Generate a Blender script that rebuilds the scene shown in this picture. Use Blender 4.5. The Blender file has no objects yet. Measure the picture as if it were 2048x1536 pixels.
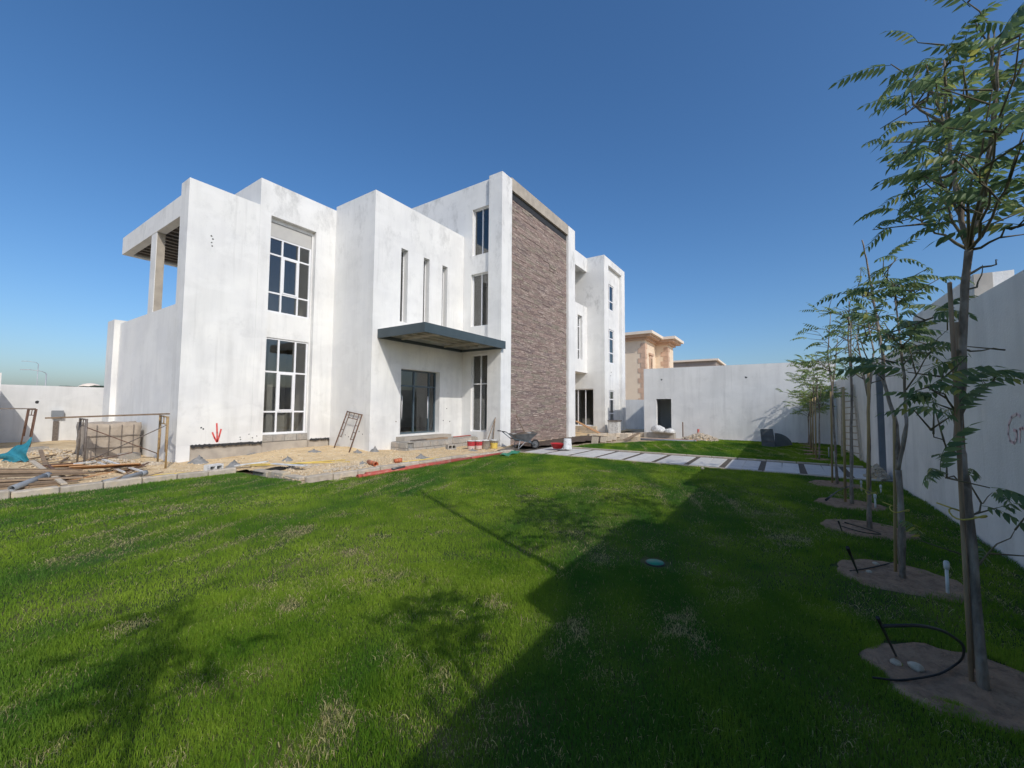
import bpy, bmesh, math, random
import numpy as np
from mathutils import Matrix, Vector, noise as mnoise

random.seed(7); RNG = np.random.default_rng(7)
SC = bpy.context.scene
COL = SC.collection

# ------------------------------------------------------------------ camera
CAM_H = 1.7
FPX, YAW, PITCH, ROLL = 813.46, 0.587428, 0.0558182, 0.0069499
_f = Vector((math.cos(YAW)*math.cos(PITCH), math.sin(YAW)*math.cos(PITCH), math.sin(PITCH)))
_r = Vector((math.sin(YAW), -math.cos(YAW), 0)); _u = _r.cross(_f)
_c, _s = math.cos(ROLL), math.sin(ROLL)
CR, CU = _c*_r + _s*_u, -_s*_r + _c*_u
cam = bpy.data.cameras.new('camera'); cam_o = bpy.data.objects.new('camera', cam); COL.objects.link(cam_o)
cam.sensor_width = 36; cam.lens = FPX/2048*36; cam.clip_start = 0.05; cam.clip_end = 3000
m = Matrix((CR, CU, -_f)).transposed().to_4x4(); m.translation = (0, 0, CAM_H); cam_o.matrix_world = m
SC.camera = cam_o

# ------------------------------------------------------------------ world, sun, exposure
LIGHT = Vector((0.47, 1.0, -0.86)).normalized()          # direction the sunlight travels
to_sun = -LIGHT
w = bpy.data.worlds.new('World'); SC.world = w; w.use_nodes = True
nt = w.node_tree; bg = nt.nodes['Background']
sky = nt.nodes.new('ShaderNodeTexSky'); sky.sky_type = 'NISHITA'; sky.sun_disc = False
sky.sun_elevation = math.asin(to_sun.z); sky.sun_rotation = math.atan2(to_sun.x, to_sun.y)
sky.altitude = 10; sky.air_density = 1.0; sky.dust_density = 2.0; sky.ozone_density = 5.0
hs = nt.nodes.new('ShaderNodeHueSaturation'); hs.inputs['Saturation'].default_value = 1.17
nt.links.new(sky.outputs[0], hs.inputs['Color']); nt.links.new(hs.outputs[0], bg.inputs[0]); bg.inputs[1].default_value = 0.15
sun = bpy.data.lights.new('sun', 'SUN'); sun.energy = 2.55; sun.angle = math.radians(0.53); sun.color = (1, 0.95, 0.87)
sun_o = bpy.data.objects.new('sun', sun); COL.objects.link(sun_o)
sun_o.rotation_euler = to_sun.to_track_quat('Z', 'Y').to_euler(); sun_o.location = (-10, -20, 25)
SC.view_settings.view_transform = 'Standard'; SC.view_settings.look = 'None'
SC.view_settings.exposure = 0.0; SC.view_settings.gamma = 1.0
SC.cycles.max_bounces = 8; SC.cycles.transparent_max_bounces = 12

# a photo pixel gives a direction; the distance comes from the plane the thing touches
def P(px, py, x=None, y=None, z=None):
    d = CR*((px-1024)/FPX) + CU*(-(py-768)/FPX) + _f
    if x is not None: t = x/d.x
    elif y is not None: t = y/d.y
    else: t = (z-CAM_H)/d.z
    return Vector((0, 0, CAM_H)) + t*d

# ------------------------------------------------------------------ object helpers
WM = {}
def _parent(o, parent, world):
    WM[o.name] = world
    if parent is not None:
        o.parent = parent; o.matrix_parent_inverse = WM[parent.name].inverted()
    o.matrix_basis = world
def tag(o, label=None, cat=None, group=None, kind=None):
    if label: o['label'] = label
    if cat: o['category'] = cat
    if group: o['group'] = group
    if kind: o['kind'] = kind
    return o
def thing(name, label, cat, loc=(0,0,0), group=None):
    o = bpy.data.objects.new(name, None); COL.objects.link(o); o.empty_display_size = .2
    _parent(o, None, Matrix.Translation(Vector(loc)))
    return tag(o, label, cat, group)
def link(name, me, parent=None, world=None):
    o = bpy.data.objects.new(name, me); COL.objects.link(o)
    _parent(o, parent, world if world is not None else Matrix.Identity(4))
    return o
class MB:
    """collects shapes; build() links them as ONE mesh object"""
    def __init__(s): s.v = []; s.f = []; s.sm = []
    def add(s, vs, fs, smooth=False):
        b = len(s.v); s.v += [tuple(v) for v in vs]; s.f += [tuple(b+i for i in f) for f in fs]; s.sm += [smooth]*len(fs); return s
    def box(s, x0, x1, y0, y1, z0, z1):
        return s.add([(x0,y0,z0),(x1,y0,z0),(x1,y1,z0),(x0,y1,z0),(x0,y0,z1),(x1,y0,z1),(x1,y1,z1),(x0,y1,z1)],
                     [(0,3,2,1),(4,5,6,7),(0,1,5,4),(1,2,6,5),(2,3,7,6),(3,0,4,7)])
    def obox(s, c, ax, ay, az):
        c, ax, ay, az = map(Vector, (c, ax, ay, az)); vs = []
        if ax.cross(ay).dot(az) < 0: ax = -ax
        for k in (-1,1):
            for i, j in ((-1,-1),(1,-1),(1,1),(-1,1)): vs.append(c + i*ax + j*ay + k*az)
        return s.add(vs, [(0,3,2,1),(4,5,6,7),(0,1,5,4),(1,2,6,5),(2,3,7,6),(3,0,4,7)])
    def beam(s, a, b, w, h, up=(0,0,1)):
        a, b = Vector(a), Vector(b); d = (b-a); L = d.length; d.normalize(); up = Vector(up)
        if abs(d.dot(up)) > .98: up = Vector((1,0,0))
        sx = d.cross(up).normalized(); sz = sx.cross(d)
        return s.obox((a+b)/2, d*L/2, sx*w/2, sz*h/2)
    def tube(s, pts, r, n=8, cap=True, smooth=True):
        pts = [Vector(p) for p in pts]; rs = r if isinstance(r, (list, tuple)) else [r]*len(pts)
        rings = []; ref = None
        for i, p in enumerate(pts):
            d = (pts[min(i+1, len(pts)-1)] - pts[max(i-1, 0)])
            d = d.normalized() if d.length > 1e-9 else Vector((0,0,1))
            if ref is None: ref = Vector((1,0,0)) if abs(d.x) < .8 else Vector((0,1,0))
            a = (ref - d*ref.dot(d)).normalized(); ref = a; b = d.cross(a)
            rings.append([p + rs[i]*(math.cos(2*math.pi*k/n)*a + math.sin(2*math.pi*k/n)*b) for k in range(n)])
        vs = [v for rg in rings for v in rg]; fs = []
        for i in range(len(rings)-1):
            for k in range(n): fs.append((i*n+k, i*n+(k+1)%n, (i+1)*n+(k+1)%n, (i+1)*n+k))
        s.add(vs, fs, smooth)
        if cap:
            b = len(s.v) - len(vs); s.f.append(tuple(b+n-1-k for k in range(n))); s.f.append(tuple(b+(len(rings)-1)*n+k for k in range(n))); s.sm += [False, False]
        return s
    def lathe(s, c, prof, n=20, cap0=True, cap1=True):
        c = Vector(c); vs = []; fs = []
        for r, z in prof: vs += [c + Vector((r*math.cos(2*math.pi*k/n), r*math.sin(2*math.pi*k/n), z)) for k in range(n)]
        for i in range(len(prof)-1):
            for k in range(n): fs.append((i*n+k, i*n+(k+1)%n, (i+1)*n+(k+1)%n, (i+1)*n+k))
        s.add(vs, fs, True)
        b = len(s.v) - len(vs)
        if cap0: s.f.append(tuple(b+n-1-k for k in range(n))); s.sm.append(False)
        if cap1: s.f.append(tuple(b+(len(prof)-1)*n+k for k in range(n))); s.sm.append(False)
        return s
    def build(s, name, mat, parent=None, world=None):
        me = bpy.data.meshes.new(name); me.from_pydata(s.v, [], s.f)
        if any(s.sm): me.polygons.foreach_set('use_smooth', s.sm)
        if mat: me.materials.append(mat)
        me.update()
        return link(name, me, parent, world)
def boxobj(name, mat, parent, x0, x1, y0, y1, z0, z1): return MB().box(x0,x1,y0,y1,z0,z1).build(name, mat, parent)

# wall panel with rectangular openings; front face looks along -n
def panel(mb, o, u, n, u0, u1, z0, z1, t, holes=()):
    o, u, n = Vector(o), Vector(u), Vector(n)
    us = sorted({u0, u1, *[min(max(h[0],u0),u1) for h in holes], *[min(max(h[1],u0),u1) for h in holes]})
    zs = sorted({z0, z1, *[min(max(h[2],z0),z1) for h in holes], *[min(max(h[3],z0),z1) for h in holes]})
    def solid(i, j):
        if i < 0 or j < 0 or i >= len(us)-1 or j >= len(zs)-1: return False
        cu, cz = (us[i]+us[i+1])/2, (zs[j]+zs[j+1])/2
        return not any(h[0] < cu < h[1] and h[2] < cz < h[3] for h in holes)
    def pt(a, z, d): return o + u*a + n*d + Vector((0,0,z))
    for i in range(len(us)-1):
        for j in range(len(zs)-1):
            if not solid(i, j): continue
            a0, a1, b0, b1 = us[i], us[i+1], zs[j], zs[j+1]
            mb.add([pt(a0,b0,0),pt(a1,b0,0),pt(a1,b1,0),pt(a0,b1,0)], [(0,1,2,3)])
            mb.add([pt(a0,b0,t),pt(a1,b0,t),pt(a1,b1,t),pt(a0,b1,t)], [(3,2,1,0)])
            for di, dj, q in ((-1,0,((a0,b0),(a0,b1))),(1,0,((a1,b1),(a1,b0))),(0,-1,((a1,b0),(a0,b0))),(0,1,((a0,b1),(a1,b1)))):
                if not solid(i+di, j+dj):
                    (p, r), (p2, r2) = q
                    mb.add([pt(p,r,0),pt(p2,r2,0),pt(p2,r2,t),pt(p,r,t)], [(0,1,2,3)])
    return mb
def wall_y(mb, y, x0, x1, z0, z1, t, holes=()): return panel(mb, (0,y,0), (1,0,0), (0,1,0), x0, x1, z0, z1, t, holes)
def wall_x(mb, x, y0, y1, z0, z1, t, holes=()): return panel(mb, (x,0,0), (0,1,0), (1,0,0), y0, y1, z0, z1, t, holes)

# ------------------------------------------------------------------ procedural materials
def _new(name):
    m = bpy.data.materials.new(name); m.use_nodes = True; nt = m.node_tree
    return m, nt, nt.nodes['Principled BSDF']
def N(nt, t, **k):
    n = nt.nodes.new(t)
    for a, b in k.items():
        if a.startswith('i_'): n.inputs[a[2:].replace('_',' ')].default_value = b
        else: setattr(n, a, b)
    return n
def pos(nt, scale=(1,1,1)):
    g = N(nt, 'ShaderNodeNewGeometry'); mp = N(nt, 'ShaderNodeMapping'); mp.inputs['Scale'].default_value = scale
    nt.links.new(g.outputs['Position'], mp.inputs['Vector']); return mp.outputs[0]
def noisef(nt, scale, detail=4, st=(1,1,1), rough=.55, lo=.35, hi=.65):
    n = N(nt, 'ShaderNodeTexNoise'); n.inputs['Scale'].default_value = scale; n.inputs['Detail'].default_value = detail; n.inputs['Roughness'].default_value = rough
    nt.links.new(pos(nt, st), n.inputs['Vector'])
    r = N(nt, 'ShaderNodeMapRange'); r.inputs[1].default_value = lo; r.inputs[2].default_value = hi
    nt.links.new(n.outputs['Fac'], r.inputs[0]); return r.outputs[0]
def mixc(nt, f, a, b, mode='MIX'):
    n = N(nt, 'ShaderNodeMix', data_type='RGBA', blend_type=mode)
    for s, v in ((0, f), (6, a), (7, b)):
        if hasattr(v, 'links'): nt.links.new(v, n.inputs[s])
        else: n.inputs[s].default_value = v if s == 0 else (*v, 1)
    return n.outputs[2]
def mul(nt, a, b):
    n = N(nt, 'ShaderNodeMath', operation='MULTIPLY')
    for i, v in enumerate((a, b)):
        if hasattr(v, 'links'): nt.links.new(v, n.inputs[i])
        else: n.inputs[i].default_value = v
    return n.outputs[0]
def bump(nt, b, h, strength=.3, dist=.01):
    n = N(nt, 'ShaderNodeBump'); n.inputs['Strength'].default_value = strength; n.inputs['Distance'].default_value = dist
    nt.links.new(h, n.inputs['Height']); nt.links.new(n.outputs[0], b.inputs['Normal'])
def mat(name, c1, c2=None, scale=6, rough=.8, metallic=0, spec=.3, st=(1,1,1), bmp=0, bscale=60, bdist=.005, c3=None, s3=1.3, obj_var=0):
    m, nt, b = _new(name); b.inputs['Roughness'].default_value = rough; b.inputs['Metallic'].default_value = metallic
    b.inputs['Specular IOR Level'].default_value = spec
    c2 = c2 or tuple(x*.75 for x in c1)
    col = mixc(nt, noisef(nt, scale, 5, st), c1, c2)
    if c3: col = mixc(nt, noisef(nt, s3, 3, lo=.5, hi=.75), col, c3)
    if obj_var:
        oi = N(nt, 'ShaderNodeObjectInfo'); r = N(nt, 'ShaderNodeMapRange'); r.inputs[3].default_value = 1-obj_var; r.inputs[4].default_value = 1+obj_var*.5
        nt.links.new(oi.outputs['Random'], r.inputs[0]); h = N(nt, 'ShaderNodeHueSaturation'); nt.links.new(r.outputs[0], h.inputs['Value']); nt.links.new(col, h.inputs['Color']); col = h.outputs[0]
    nt.links.new(col, b.inputs['Base Color'])
    if bmp: bump(nt, b, noisef(nt, bscale, 4, st, lo=0, hi=1), bmp, bdist)
    return m
def plaster(name, base=(.85,.84,.795), dirt=(.43,.425,.40), amount=.72, patch=(.71,.705,.685)):
    m, nt, b = _new(name); b.inputs['Roughness'].default_value = .9; b.inputs['Specular IOR Level'].default_value = .15
    c = mixc(nt, noisef(nt, .7, 3, lo=.4, hi=.62), base, patch)
    st = noisef(nt, 2.6, 6, (1,1,.13), .62, .47, .8)
    c = mixc(nt, mul(nt, st, amount*.75), c, dirt)
    sp = noisef(nt, 2.0, 8, rough=.72, lo=.56, hi=.8)
    c = mixc(nt, mul(nt, sp, amount*.8), c, dirt)
    gz = N(nt, 'ShaderNodeNewGeometry'); sz = N(nt, 'ShaderNodeSeparateXYZ'); nt.links.new(gz.outputs['Position'], sz.inputs[0])
    for zl, tone in ((6.85, (.74,.74,.73)), (4.45, (.78,.775,.755)), (1.9, (.80,.795,.78))):   # tone changes between plastering lifts
        wob = N(nt, 'ShaderNodeMath', operation='MULTIPLY_ADD'); wob.inputs[1].default_value = .35; nt.links.new(noisef(nt, 1.1, 3, (1,1,.1), lo=.3, hi=.7), wob.inputs[0]); nt.links.new(sz.outputs[2], wob.inputs[2])
        st_ = N(nt, 'ShaderNodeMapRange'); st_.inputs[1].default_value = zl; st_.inputs[2].default_value = zl+.05; nt.links.new(wob.outputs[0], st_.inputs[0])
        c = mixc(nt, mul(nt, st_.outputs[0], .22), c, tone)
    pt = noisef(nt, .55, 2, (1,1,.8), .4, .48, .54); c = mixc(nt, mul(nt, pt, .10), c, (.60,.59,.55))
    pt = noisef(nt, 1.1, 2, (.7,.7,1.6), .6, .54, .60); c = mixc(nt, mul(nt, pt, .22), c, (.88,.875,.85))
    dr = noisef(nt, 5.5, 5, (1,1,.05), .6, .60, .82); c = mixc(nt, mul(nt, dr, amount*.6), c, dirt)
    ge = N(nt, 'ShaderNodeNewGeometry'); sx = N(nt, 'ShaderNodeSeparateXYZ'); nt.links.new(ge.outputs['Position'], sx.inputs[0]); hz = N(nt, 'ShaderNodeMapRange'); hz.inputs[1].default_value = 5.2; hz.inputs[2].default_value = 9.0; nt.links.new(sx.outputs[2], hz.inputs[0])   # mildew on the weathered upper storeys
    mw = noisef(nt, 1.5, 8, (1,1,.55), .74, .53, .70); c = mixc(nt, mul(nt, mul(nt, mw, hz.outputs[0]), .62), c, (.36,.36,.345))
    sk = noisef(nt, 9, 6, rough=.75, lo=.62, hi=.78); c = mixc(nt, mul(nt, sk, amount*.35), c, (.34,.335,.32))
    fine = noisef(nt, 75, 3, lo=.3, hi=.7)
    c = mixc(nt, mul(nt, fine, .16), c, (.56,.555,.54))
    nt.links.new(c, b.inputs['Base Color'])
    bump(nt, b, noisef(nt, 28, 6, lo=0, hi=1, rough=.7), .45, .012)
    return m
M = {}
M['plaster'] = plaster('white_plaster')
M['plaster_grey'] = plaster('grey_white_plaster', (.85,.84,.80), (.52,.515,.49), .55, (.76,.755,.735))
M['plaster_wall'] = plaster('boundary_wall_plaster', (.83,.825,.80), (.50,.50,.48), .8, (.73,.73,.715))
M['concrete'] = mat('concrete', (.44,.41,.36), (.32,.30,.27), 5, .92, bmp=.4, bscale=40, c3=(.5,.46,.4))
M['cement_band'] = mat('cement_render', (.46,.41,.34), (.36,.32,.27), 3, .92, bmp=.4, bscale=30)
M['mortar'] = mat('grey_mortar', (.30,.29,.27), (.2,.2,.19), 14, .95, bmp=.8, bscale=30, bdist=.02)
M['block'] = mat('concrete_block', (.43,.40,.35), (.33,.31,.28), 18, .95, bmp=.5, bscale=80, obj_var=.18, c3=(.5,.42,.34), s3=4)
M['kerb'] = mat('kerb_concrete', (.55,.48,.38), (.42,.36,.29), 9, .92, bmp=.6, bscale=50, obj_var=.16, c3=(.62,.50,.33), s3=4)
M['bitumen'] = mat('bitumen', (.03,.03,.032), (.05,.05,.05), 20, .6, bmp=.4)
M['frame'] = mat('white_aluminium', (.80,.80,.80), (.76,.76,.77), 3, .35, spec=.5)
M['frame_dark'] = mat('slate_aluminium', (.07,.10,.12), (.085,.115,.135), 3, .35, spec=.5)
M['steel_dark'] = mat('green_grey_steel', (.050,.070,.078), (.066,.088,.095), 2, .45, spec=.5, bmp=.06, bscale=8)
M['soffit'] = mat('beige_sheet', (.50,.47,.40), (.42,.40,.34), 4, .7)
M['interior'] = mat('interior_plaster', (.70,.66,.60), (.62,.58,.53), 2, .9)
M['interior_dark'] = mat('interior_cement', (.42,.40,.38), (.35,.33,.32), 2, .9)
M['inner_door'] = mat('teal_grey_door', (.045,.075,.075), (.055,.085,.085), 3, .6)
M['orange_panel'] = mat('ochre_panel', (.55,.33,.16), (.5,.3,.15), 3, .8)
M['shutter'] = mat('grey_shutter_box', (.50,.49,.46), (.46,.45,.43), 3, .7)
M['sand'] = mat('construction_sand', (.72,.54,.31), (.58,.42,.235), 2.2, .97, bmp=.9, bscale=26, bdist=.03, c3=(.76,.62,.41), s3=7)
M['ground'] = mat('desert_ground', (.50,.40,.27), (.44,.35,.24), .6, .97)
M['soil'] = mat('brown_soil', (.125,.09,.065), (.08,.06,.045), 6, .97, bmp=.9, bscale=30, bdist=.03)
M['pit_soil'] = mat('reddish_soil', (.44,.29,.185), (.31,.20,.13), 9, .97, bmp=1, bscale=45, bdist=.03, c3=(.22,.15,.10), s3=14)
M['paver'] = mat('pale_stone_slab', (.64,.62,.57), (.55,.53,.49), 7, .7, bmp=.15, bscale=120, obj_var=.08, c3=(.48,.47,.46), s3=2.6)
M['rust'] = mat('rusty_steel', (.19,.11,.075), (.12,.07,.05), 18, .7, metallic=.2, bmp=.3)
M['rust_grey'] = mat('weathered_steel', (.22,.19,.165), (.15,.125,.105), 14, .6, metallic=.3)
M['yellow_steel'] = mat('ochre_painted_steel', (.42,.29,.13), (.30,.2,.11), 14, .6)
M['timber'] = mat('weathered_timber', (.40,.29,.19), (.29,.205,.135), 9, .85, st=(1,1,1), obj_var=.45, bmp=.3)
M['plywood'] = mat('orange_plywood', (.52,.29,.14), (.44,.24,.12), 5, .75)
M['pvc_grey'] = mat('grey_pvc', (.26,.28,.30), (.22,.24,.26), 4, .45)
M['pvc_red'] = mat('orange_red_pvc', (.50,.10,.075), (.42,.085,.065), 3, .55, c3=(.50,.26,.19), s3=6)
M['pvc_stub'] = mat('orange_pvc', (.55,.17,.075), (.5,.15,.07), 3, .4)
M['dark'] = mat('hollow_shade_black', (.012,.011,.01), (.015,.014,.013), 3, .9)  # near-black colour standing for the shade inside hollows
M['teal'] = mat('teal_tarp', (.035,.22,.28), (.02,.15,.20), 7, .55, bmp=.5, bscale=12, bdist=.02)
M['green_tarp'] = mat('green_netting', (.06,.30,.17), (.04,.22,.13), 9, .7)
M['burlap'] = mat('tan_sheeting', (.44,.37,.29), (.36,.30,.24), 5, .9, bmp=.7, bscale=9, bdist=.03)
M['white_plastic'] = mat('white_plastic', (.72,.72,.70), (.60,.60,.58), 9, .45, c3=(.45,.44,.42), s3=9)
M['red_plastic'] = mat('red_plastic', (.55,.035,.04), (.5,.03,.035), 4, .35)
M['yellow_plastic'] = mat('yellow_plastic', (.70,.52,.12), (.62,.45,.10), 4, .45)
M['label_red'] = mat('red_label', (.50,.05,.06), (.45,.05,.055), 5, .4)
M['label_cream'] = mat('cream_label', (.62,.50,.42), (.6,.42,.36), 9, .5)
M['black_plastic'] = mat('black_hose', (.018,.018,.018), (.025,.025,.025), 8, .5)
M['green_plastic'] = mat('green_valve_lid', (.015,.22,.12), (.018,.18,.13), 8, .5)
M['zinc'] = mat('galvanised_tray', (.17,.18,.185), (.11,.115,.12), 6, .45, metallic=.5)
M['rubber'] = mat('rubber', (.025,.025,.026), (.035,.034,.033), 8, .8)
M['rope'] = mat('yellow_rope', (.55,.46,.10), (.45,.38,.09), 20, .8)
M['spray_red'] = mat('red_spray_paint', (.62,.06,.06), (.66,.14,.12), 12, .7)
M['pink_spray'] = mat('faded_red_spray', (.68,.46,.47), (.76,.62,.62), 7, .8)
M['stake'] = mat('wooden_stake', (.38,.27,.17), (.20,.135,.085), 18, .85, st=(1,1,.2), bmp=.3, bscale=40)
M['bamboo'] = mat('yellowed_stake', (.42,.31,.15), (.33,.24,.12), 6, .7, st=(1,1,.2))
M['bark'] = mat('bark', (.33,.27,.215), (.15,.12,.095), 22, .9, st=(1,1,.25), bmp=1, bscale=60, bdist=.012, c3=(.42,.37,.31), s3=7)
M['twig'] = mat('twig', (.16,.14,.085), (.12,.10,.06), 10, .85)
M['peach'] = mat('peach_plaster', (.80,.66,.50), (.75,.61,.46), 1.2, .9)
M['peach_stone'] = mat('pink_stone', (.64,.44,.32), (.58,.40,.29), 2, .9, obj_var=.1)
M['peach_trim'] = mat('cream_trim', (.80,.70,.58), (.76,.65,.54), 1.5, .9)
M['roof_far'] = mat('grey_brown_roof', (.33,.28,.25), (.28,.24,.21), 1, .9)
M['far_dark'] = mat('far_dark_foliage', (.045,.06,.04), (.03,.04,.028), 2, .9)
M['galv'] = mat('lamp_post_steel', (.45,.46,.47), (.40,.41,.42), 1, .5, metallic=.3)
M['sheet_dark'] = mat('dark_sheet_metal', (.15,.155,.155), (.10,.11,.11), 2.5, .5, bmp=.3, bscale=5)
M['stone_pale'] = mat('pale_rubble', (.56,.48,.37), (.44,.37,.28), 14, .95, bmp=.5)
# glass: tinted, lets a little through and mirrors the sky by angle
def glass(name, tint, refl=.85, coat=.055):
    m = bpy.data.materials.new(name); m.use_nodes = True; nt = m.node_tree; nt.nodes.clear()
    out = N(nt, 'ShaderNodeOutputMaterial'); tr = N(nt, 'ShaderNodeBsdfTransparent'); gl = N(nt, 'ShaderNodeBsdfGlossy'); mx = N(nt, 'ShaderNodeMixShader'); fr = N(nt, 'ShaderNodeFresnel')
    tr.inputs[0].default_value = (*tint, 1); gl.inputs['Roughness'].default_value = .012; gl.inputs['Color'].default_value = (refl,)*3+(1,)
    ge = N(nt, 'ShaderNodeNewGeometry'); ma = N(nt, 'ShaderNodeMath', operation='MULTIPLY_ADD'); ma.inputs[1].default_value = -.8333; ma.inputs[2].default_value = 1.5   # same reflection on both faces of the thin pane
    nt.links.new(ge.outputs['Backfacing'], ma.inputs[0]); nt.links.new(ma.outputs[0], fr.inputs[0])
    ad = N(nt, 'ShaderNodeMath', operation='ADD'); ad.inputs[1].default_value = coat; nt.links.new(fr.outputs[0], ad.inputs[0]); nt.links.new(ad.outputs[0], mx.inputs[0]); nt.links.new(tr.outputs[0], mx.inputs[1]); nt.links.new(gl.outputs[0], mx.inputs[2]); nt.links.new(mx.outputs[0], out.inputs[0])
    return m
M['glass'] = glass('tinted_glass', (.80,.81,.80))
M['glass_door'] = glass('clear_door_glass', (.88,.90,.90), coat=.03)
# split-face stone cladding
def cladding():
    m, nt, b = _new('split_stone_cladding'); b.inputs['Roughness'].default_value = .85; b.inputs['Specular IOR Level'].default_value = .25
    oi = N(nt, 'ShaderNodeObjectInfo'); ge = N(nt, 'ShaderNodeNewGeometry'); ad = N(nt, 'ShaderNodeMath', operation='ADD'); fr = N(nt, 'ShaderNodeMath', operation='FRACT')
    nt.links.new(oi.outputs['Random'], ad.inputs[0]); nt.links.new(ge.outputs['Random Per Island'], ad.inputs[1]); nt.links.new(ad.outputs[0], fr.inputs[0])
    rp = N(nt, 'ShaderNodeValToRGB'); e = rp.color_ramp.elements
    e[0].color = (.195,.138,.122,1); e[1].color = (.30,.232,.20,1)
    for p_, c_ in ((.2,(.26,.195,.165,1)),(.4,(.235,.20,.155,1)),(.6,(.195,.145,.135,1)),(.8,(.28,.20,.17,1))):
        x = e.new(p_); x.color = c_
    nt.links.new(fr.outputs[0], rp.inputs[0])
    # wavy pale veins along the courses, shifted for every piece
    wv = N(nt, 'ShaderNodeTexNoise'); wv.inputs['Scale'].default_value = 1.0; wv.inputs['Detail'].default_value = 7; wv.inputs['Distortion'].default_value = 1.6; wv.inputs['Roughness'].default_value = .62
    mp = N(nt, 'ShaderNodeMapping'); mp.inputs['Scale'].default_value = (1.7, 1.7, 26)
    av = N(nt, 'ShaderNodeVectorMath', operation='ADD'); cb = N(nt, 'ShaderNodeCombineXYZ'); ml = N(nt, 'ShaderNodeMath', operation='MULTIPLY'); ml.inputs[1].default_value = 30
    nt.links.new(fr.outputs[0], ml.inputs[0]); nt.links.new(ml.outputs[0], cb.inputs[1])
    nt.links.new(ge.outputs['Position'], mp.inputs[0]); nt.links.new(mp.outputs[0], av.inputs[0]); nt.links.new(cb.outputs[0], av.inputs[1]); nt.links.new(av.outputs[0], wv.inputs['Vector'])
    r = N(nt, 'ShaderNodeMapRange'); r.inputs[1].default_value = .52; r.inputs[2].default_value = .62; nt.links.new(wv.outputs['Fac'], r.inputs[0])
    c = mixc(nt, mul(nt, r.outputs[0], .85), rp.outputs[0], (.58,.485,.41))
    r2 = N(nt, 'ShaderNodeMapRange'); r2.inputs[1].default_value = .46; r2.inputs[2].default_value = .34; nt.links.new(wv.outputs['Fac'], r2.inputs[0])
    c = mixc(nt, mul(nt, r2.outputs[0], .6), c, (.10,.075,.07))
    nt.links.new(c, b.inputs['Base Color']); bump(nt, b, wv.outputs['Fac'], .8, .03)
    return m
M['cladding'] = cladding()

# ================================================================== THE SETTING
def vnoise(x, y, s=1.0, o=0.0): return mnoise.noise(Vector((x*s+o, y*s-o, o*1.7)))
gnd = MB(); gnd.add([(-900,-900,-.06),(900,-900,-.06),(900,900,-.06),(-900,900,-.06)], [(0,1,2,3)])
tag(gnd.build('ground', M['ground']), 'flat desert ground reaching to the horizon', 'ground', kind='structure')

def grid_sheet(name, x0, x1, y0, y1, step, zf, inside, m):
    xs = np.arange(x0, x1+1e-6, step); ys = np.arange(y0, y1+1e-6, step); idx = {}; mb = MB()
    def vid(i, j):
        if (i,j) not in idx: idx[(i,j)] = len(mb.v); mb.v.append((xs[i], ys[j], zf(xs[i], ys[j])))
        return idx[(i,j)]
    for i in range(len(xs)-1):
        for j in range(len(ys)-1):
            if inside((xs[i]+xs[i+1])/2, (ys[j]+ys[j+1])/2):
                mb.f.append((vid(i,j),vid(i+1,j),vid(i+1,j+1),vid(i,j+1))); mb.sm.append(True)
    return mb.build(name, m)
def sand_z(x, y):
    z = .03 + .035*vnoise(x,y,.9,3) + .03*vnoise(x,y,2.7,9) + .012*vnoise(x,y,8,5)
    z += .19*math.exp(-((x-8.4)**2/5 + (y-13.6)**2/2.5))
    z += .07*math.exp(-((x-10)**2/9 + (y-11.0)**2/2))
    if x < 4.4: z += .06*min(1, max(0, (y-13)/4))
    e = max(0, min(1, (y-9.05)/.8)) if x > 4.9 else max(0, min(1, (y-11.7)/.8))
    return z*(.35+.65*e) + .015
def in_sand(x, y):
    if x > 13.1 and y < 9.2: return False
    return y > (11.62 if x < 4.95 else 9.02)
tag(grid_sheet('sand', -3, 31, 9, 31, .25, sand_z, lambda x,y: in_sand(x,y) and (x<14.2 or y>9.3) and (x < 25 or y > 7.3), M['sand']), 'pale yellow construction sand around the villa', 'sand', kind='structure')

def lawn_z(x, y): return .02*vnoise(x,y,.55,1) + .01*vnoise(x,y,1.9,4)
TREE_X = [-1.0, .75, 3.72, 5.63, 7.66, 9.42, 11.75, 17.2, 18.9, 20.4, 21.9, 23.3, 24.3]
TREE_Y = -0.97
PITS = [(x+.03, TREE_Y+.03, .47 if x < 13 else .32) for x in TREE_X]
def in_pit(x, y):
    return any(((x-a)/(r*1.0))**2 + ((y-b)/(r*1.12))**2 < 1 + .35*vnoise(x*3, y*3, 1, a) for a, b, r in PITS)
def lawn_edge(x):
    if x < 4.78: return 11.45 + .05*vnoise(x,0,2,2)
    if x < 5.05: return 11.45 - (x-4.78)/.27*2.9
    return 8.58 - .04*(x-5)*.9 + .05*vnoise(x,0,2,2)
def in_lawn_a(x, y): return -8 < x < 12.86 and -2.13 < y < lawn_edge(x)
def in_lawn_b(x, y): return 15.62 < x < 24.55 and -2.13 < y < (7.5 if x < 17.6 else 7.5-(x-17.6)*.62)
lawn = grid_sheet('lawn', -8, 12.8, -2.1, 11.5, .3, lambda x,y: lawn_z(x,y)-.005, in_lawn_a, None)
lawnb = grid_sheet('lawn', 15.65, 24.5, -2.1, 7.5, .3, lambda x,y: lawn_z(x,y)-.005, in_lawn_b, None)
ms = mat('lawn_thatch', (.055,.075,.018), (.035,.06,.014), 5, .95, c3=(.16,.13,.06), s3=1.1)  # dark base colour carries the shade in the gaps between blades
for o, l in ((lawn,'wide green lawn in front of the villa'), (lawnb,'green lawn beyond the paved path')):
    o.data.materials.append(ms); tag(o, l, 'lawn', kind='structure')

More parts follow.
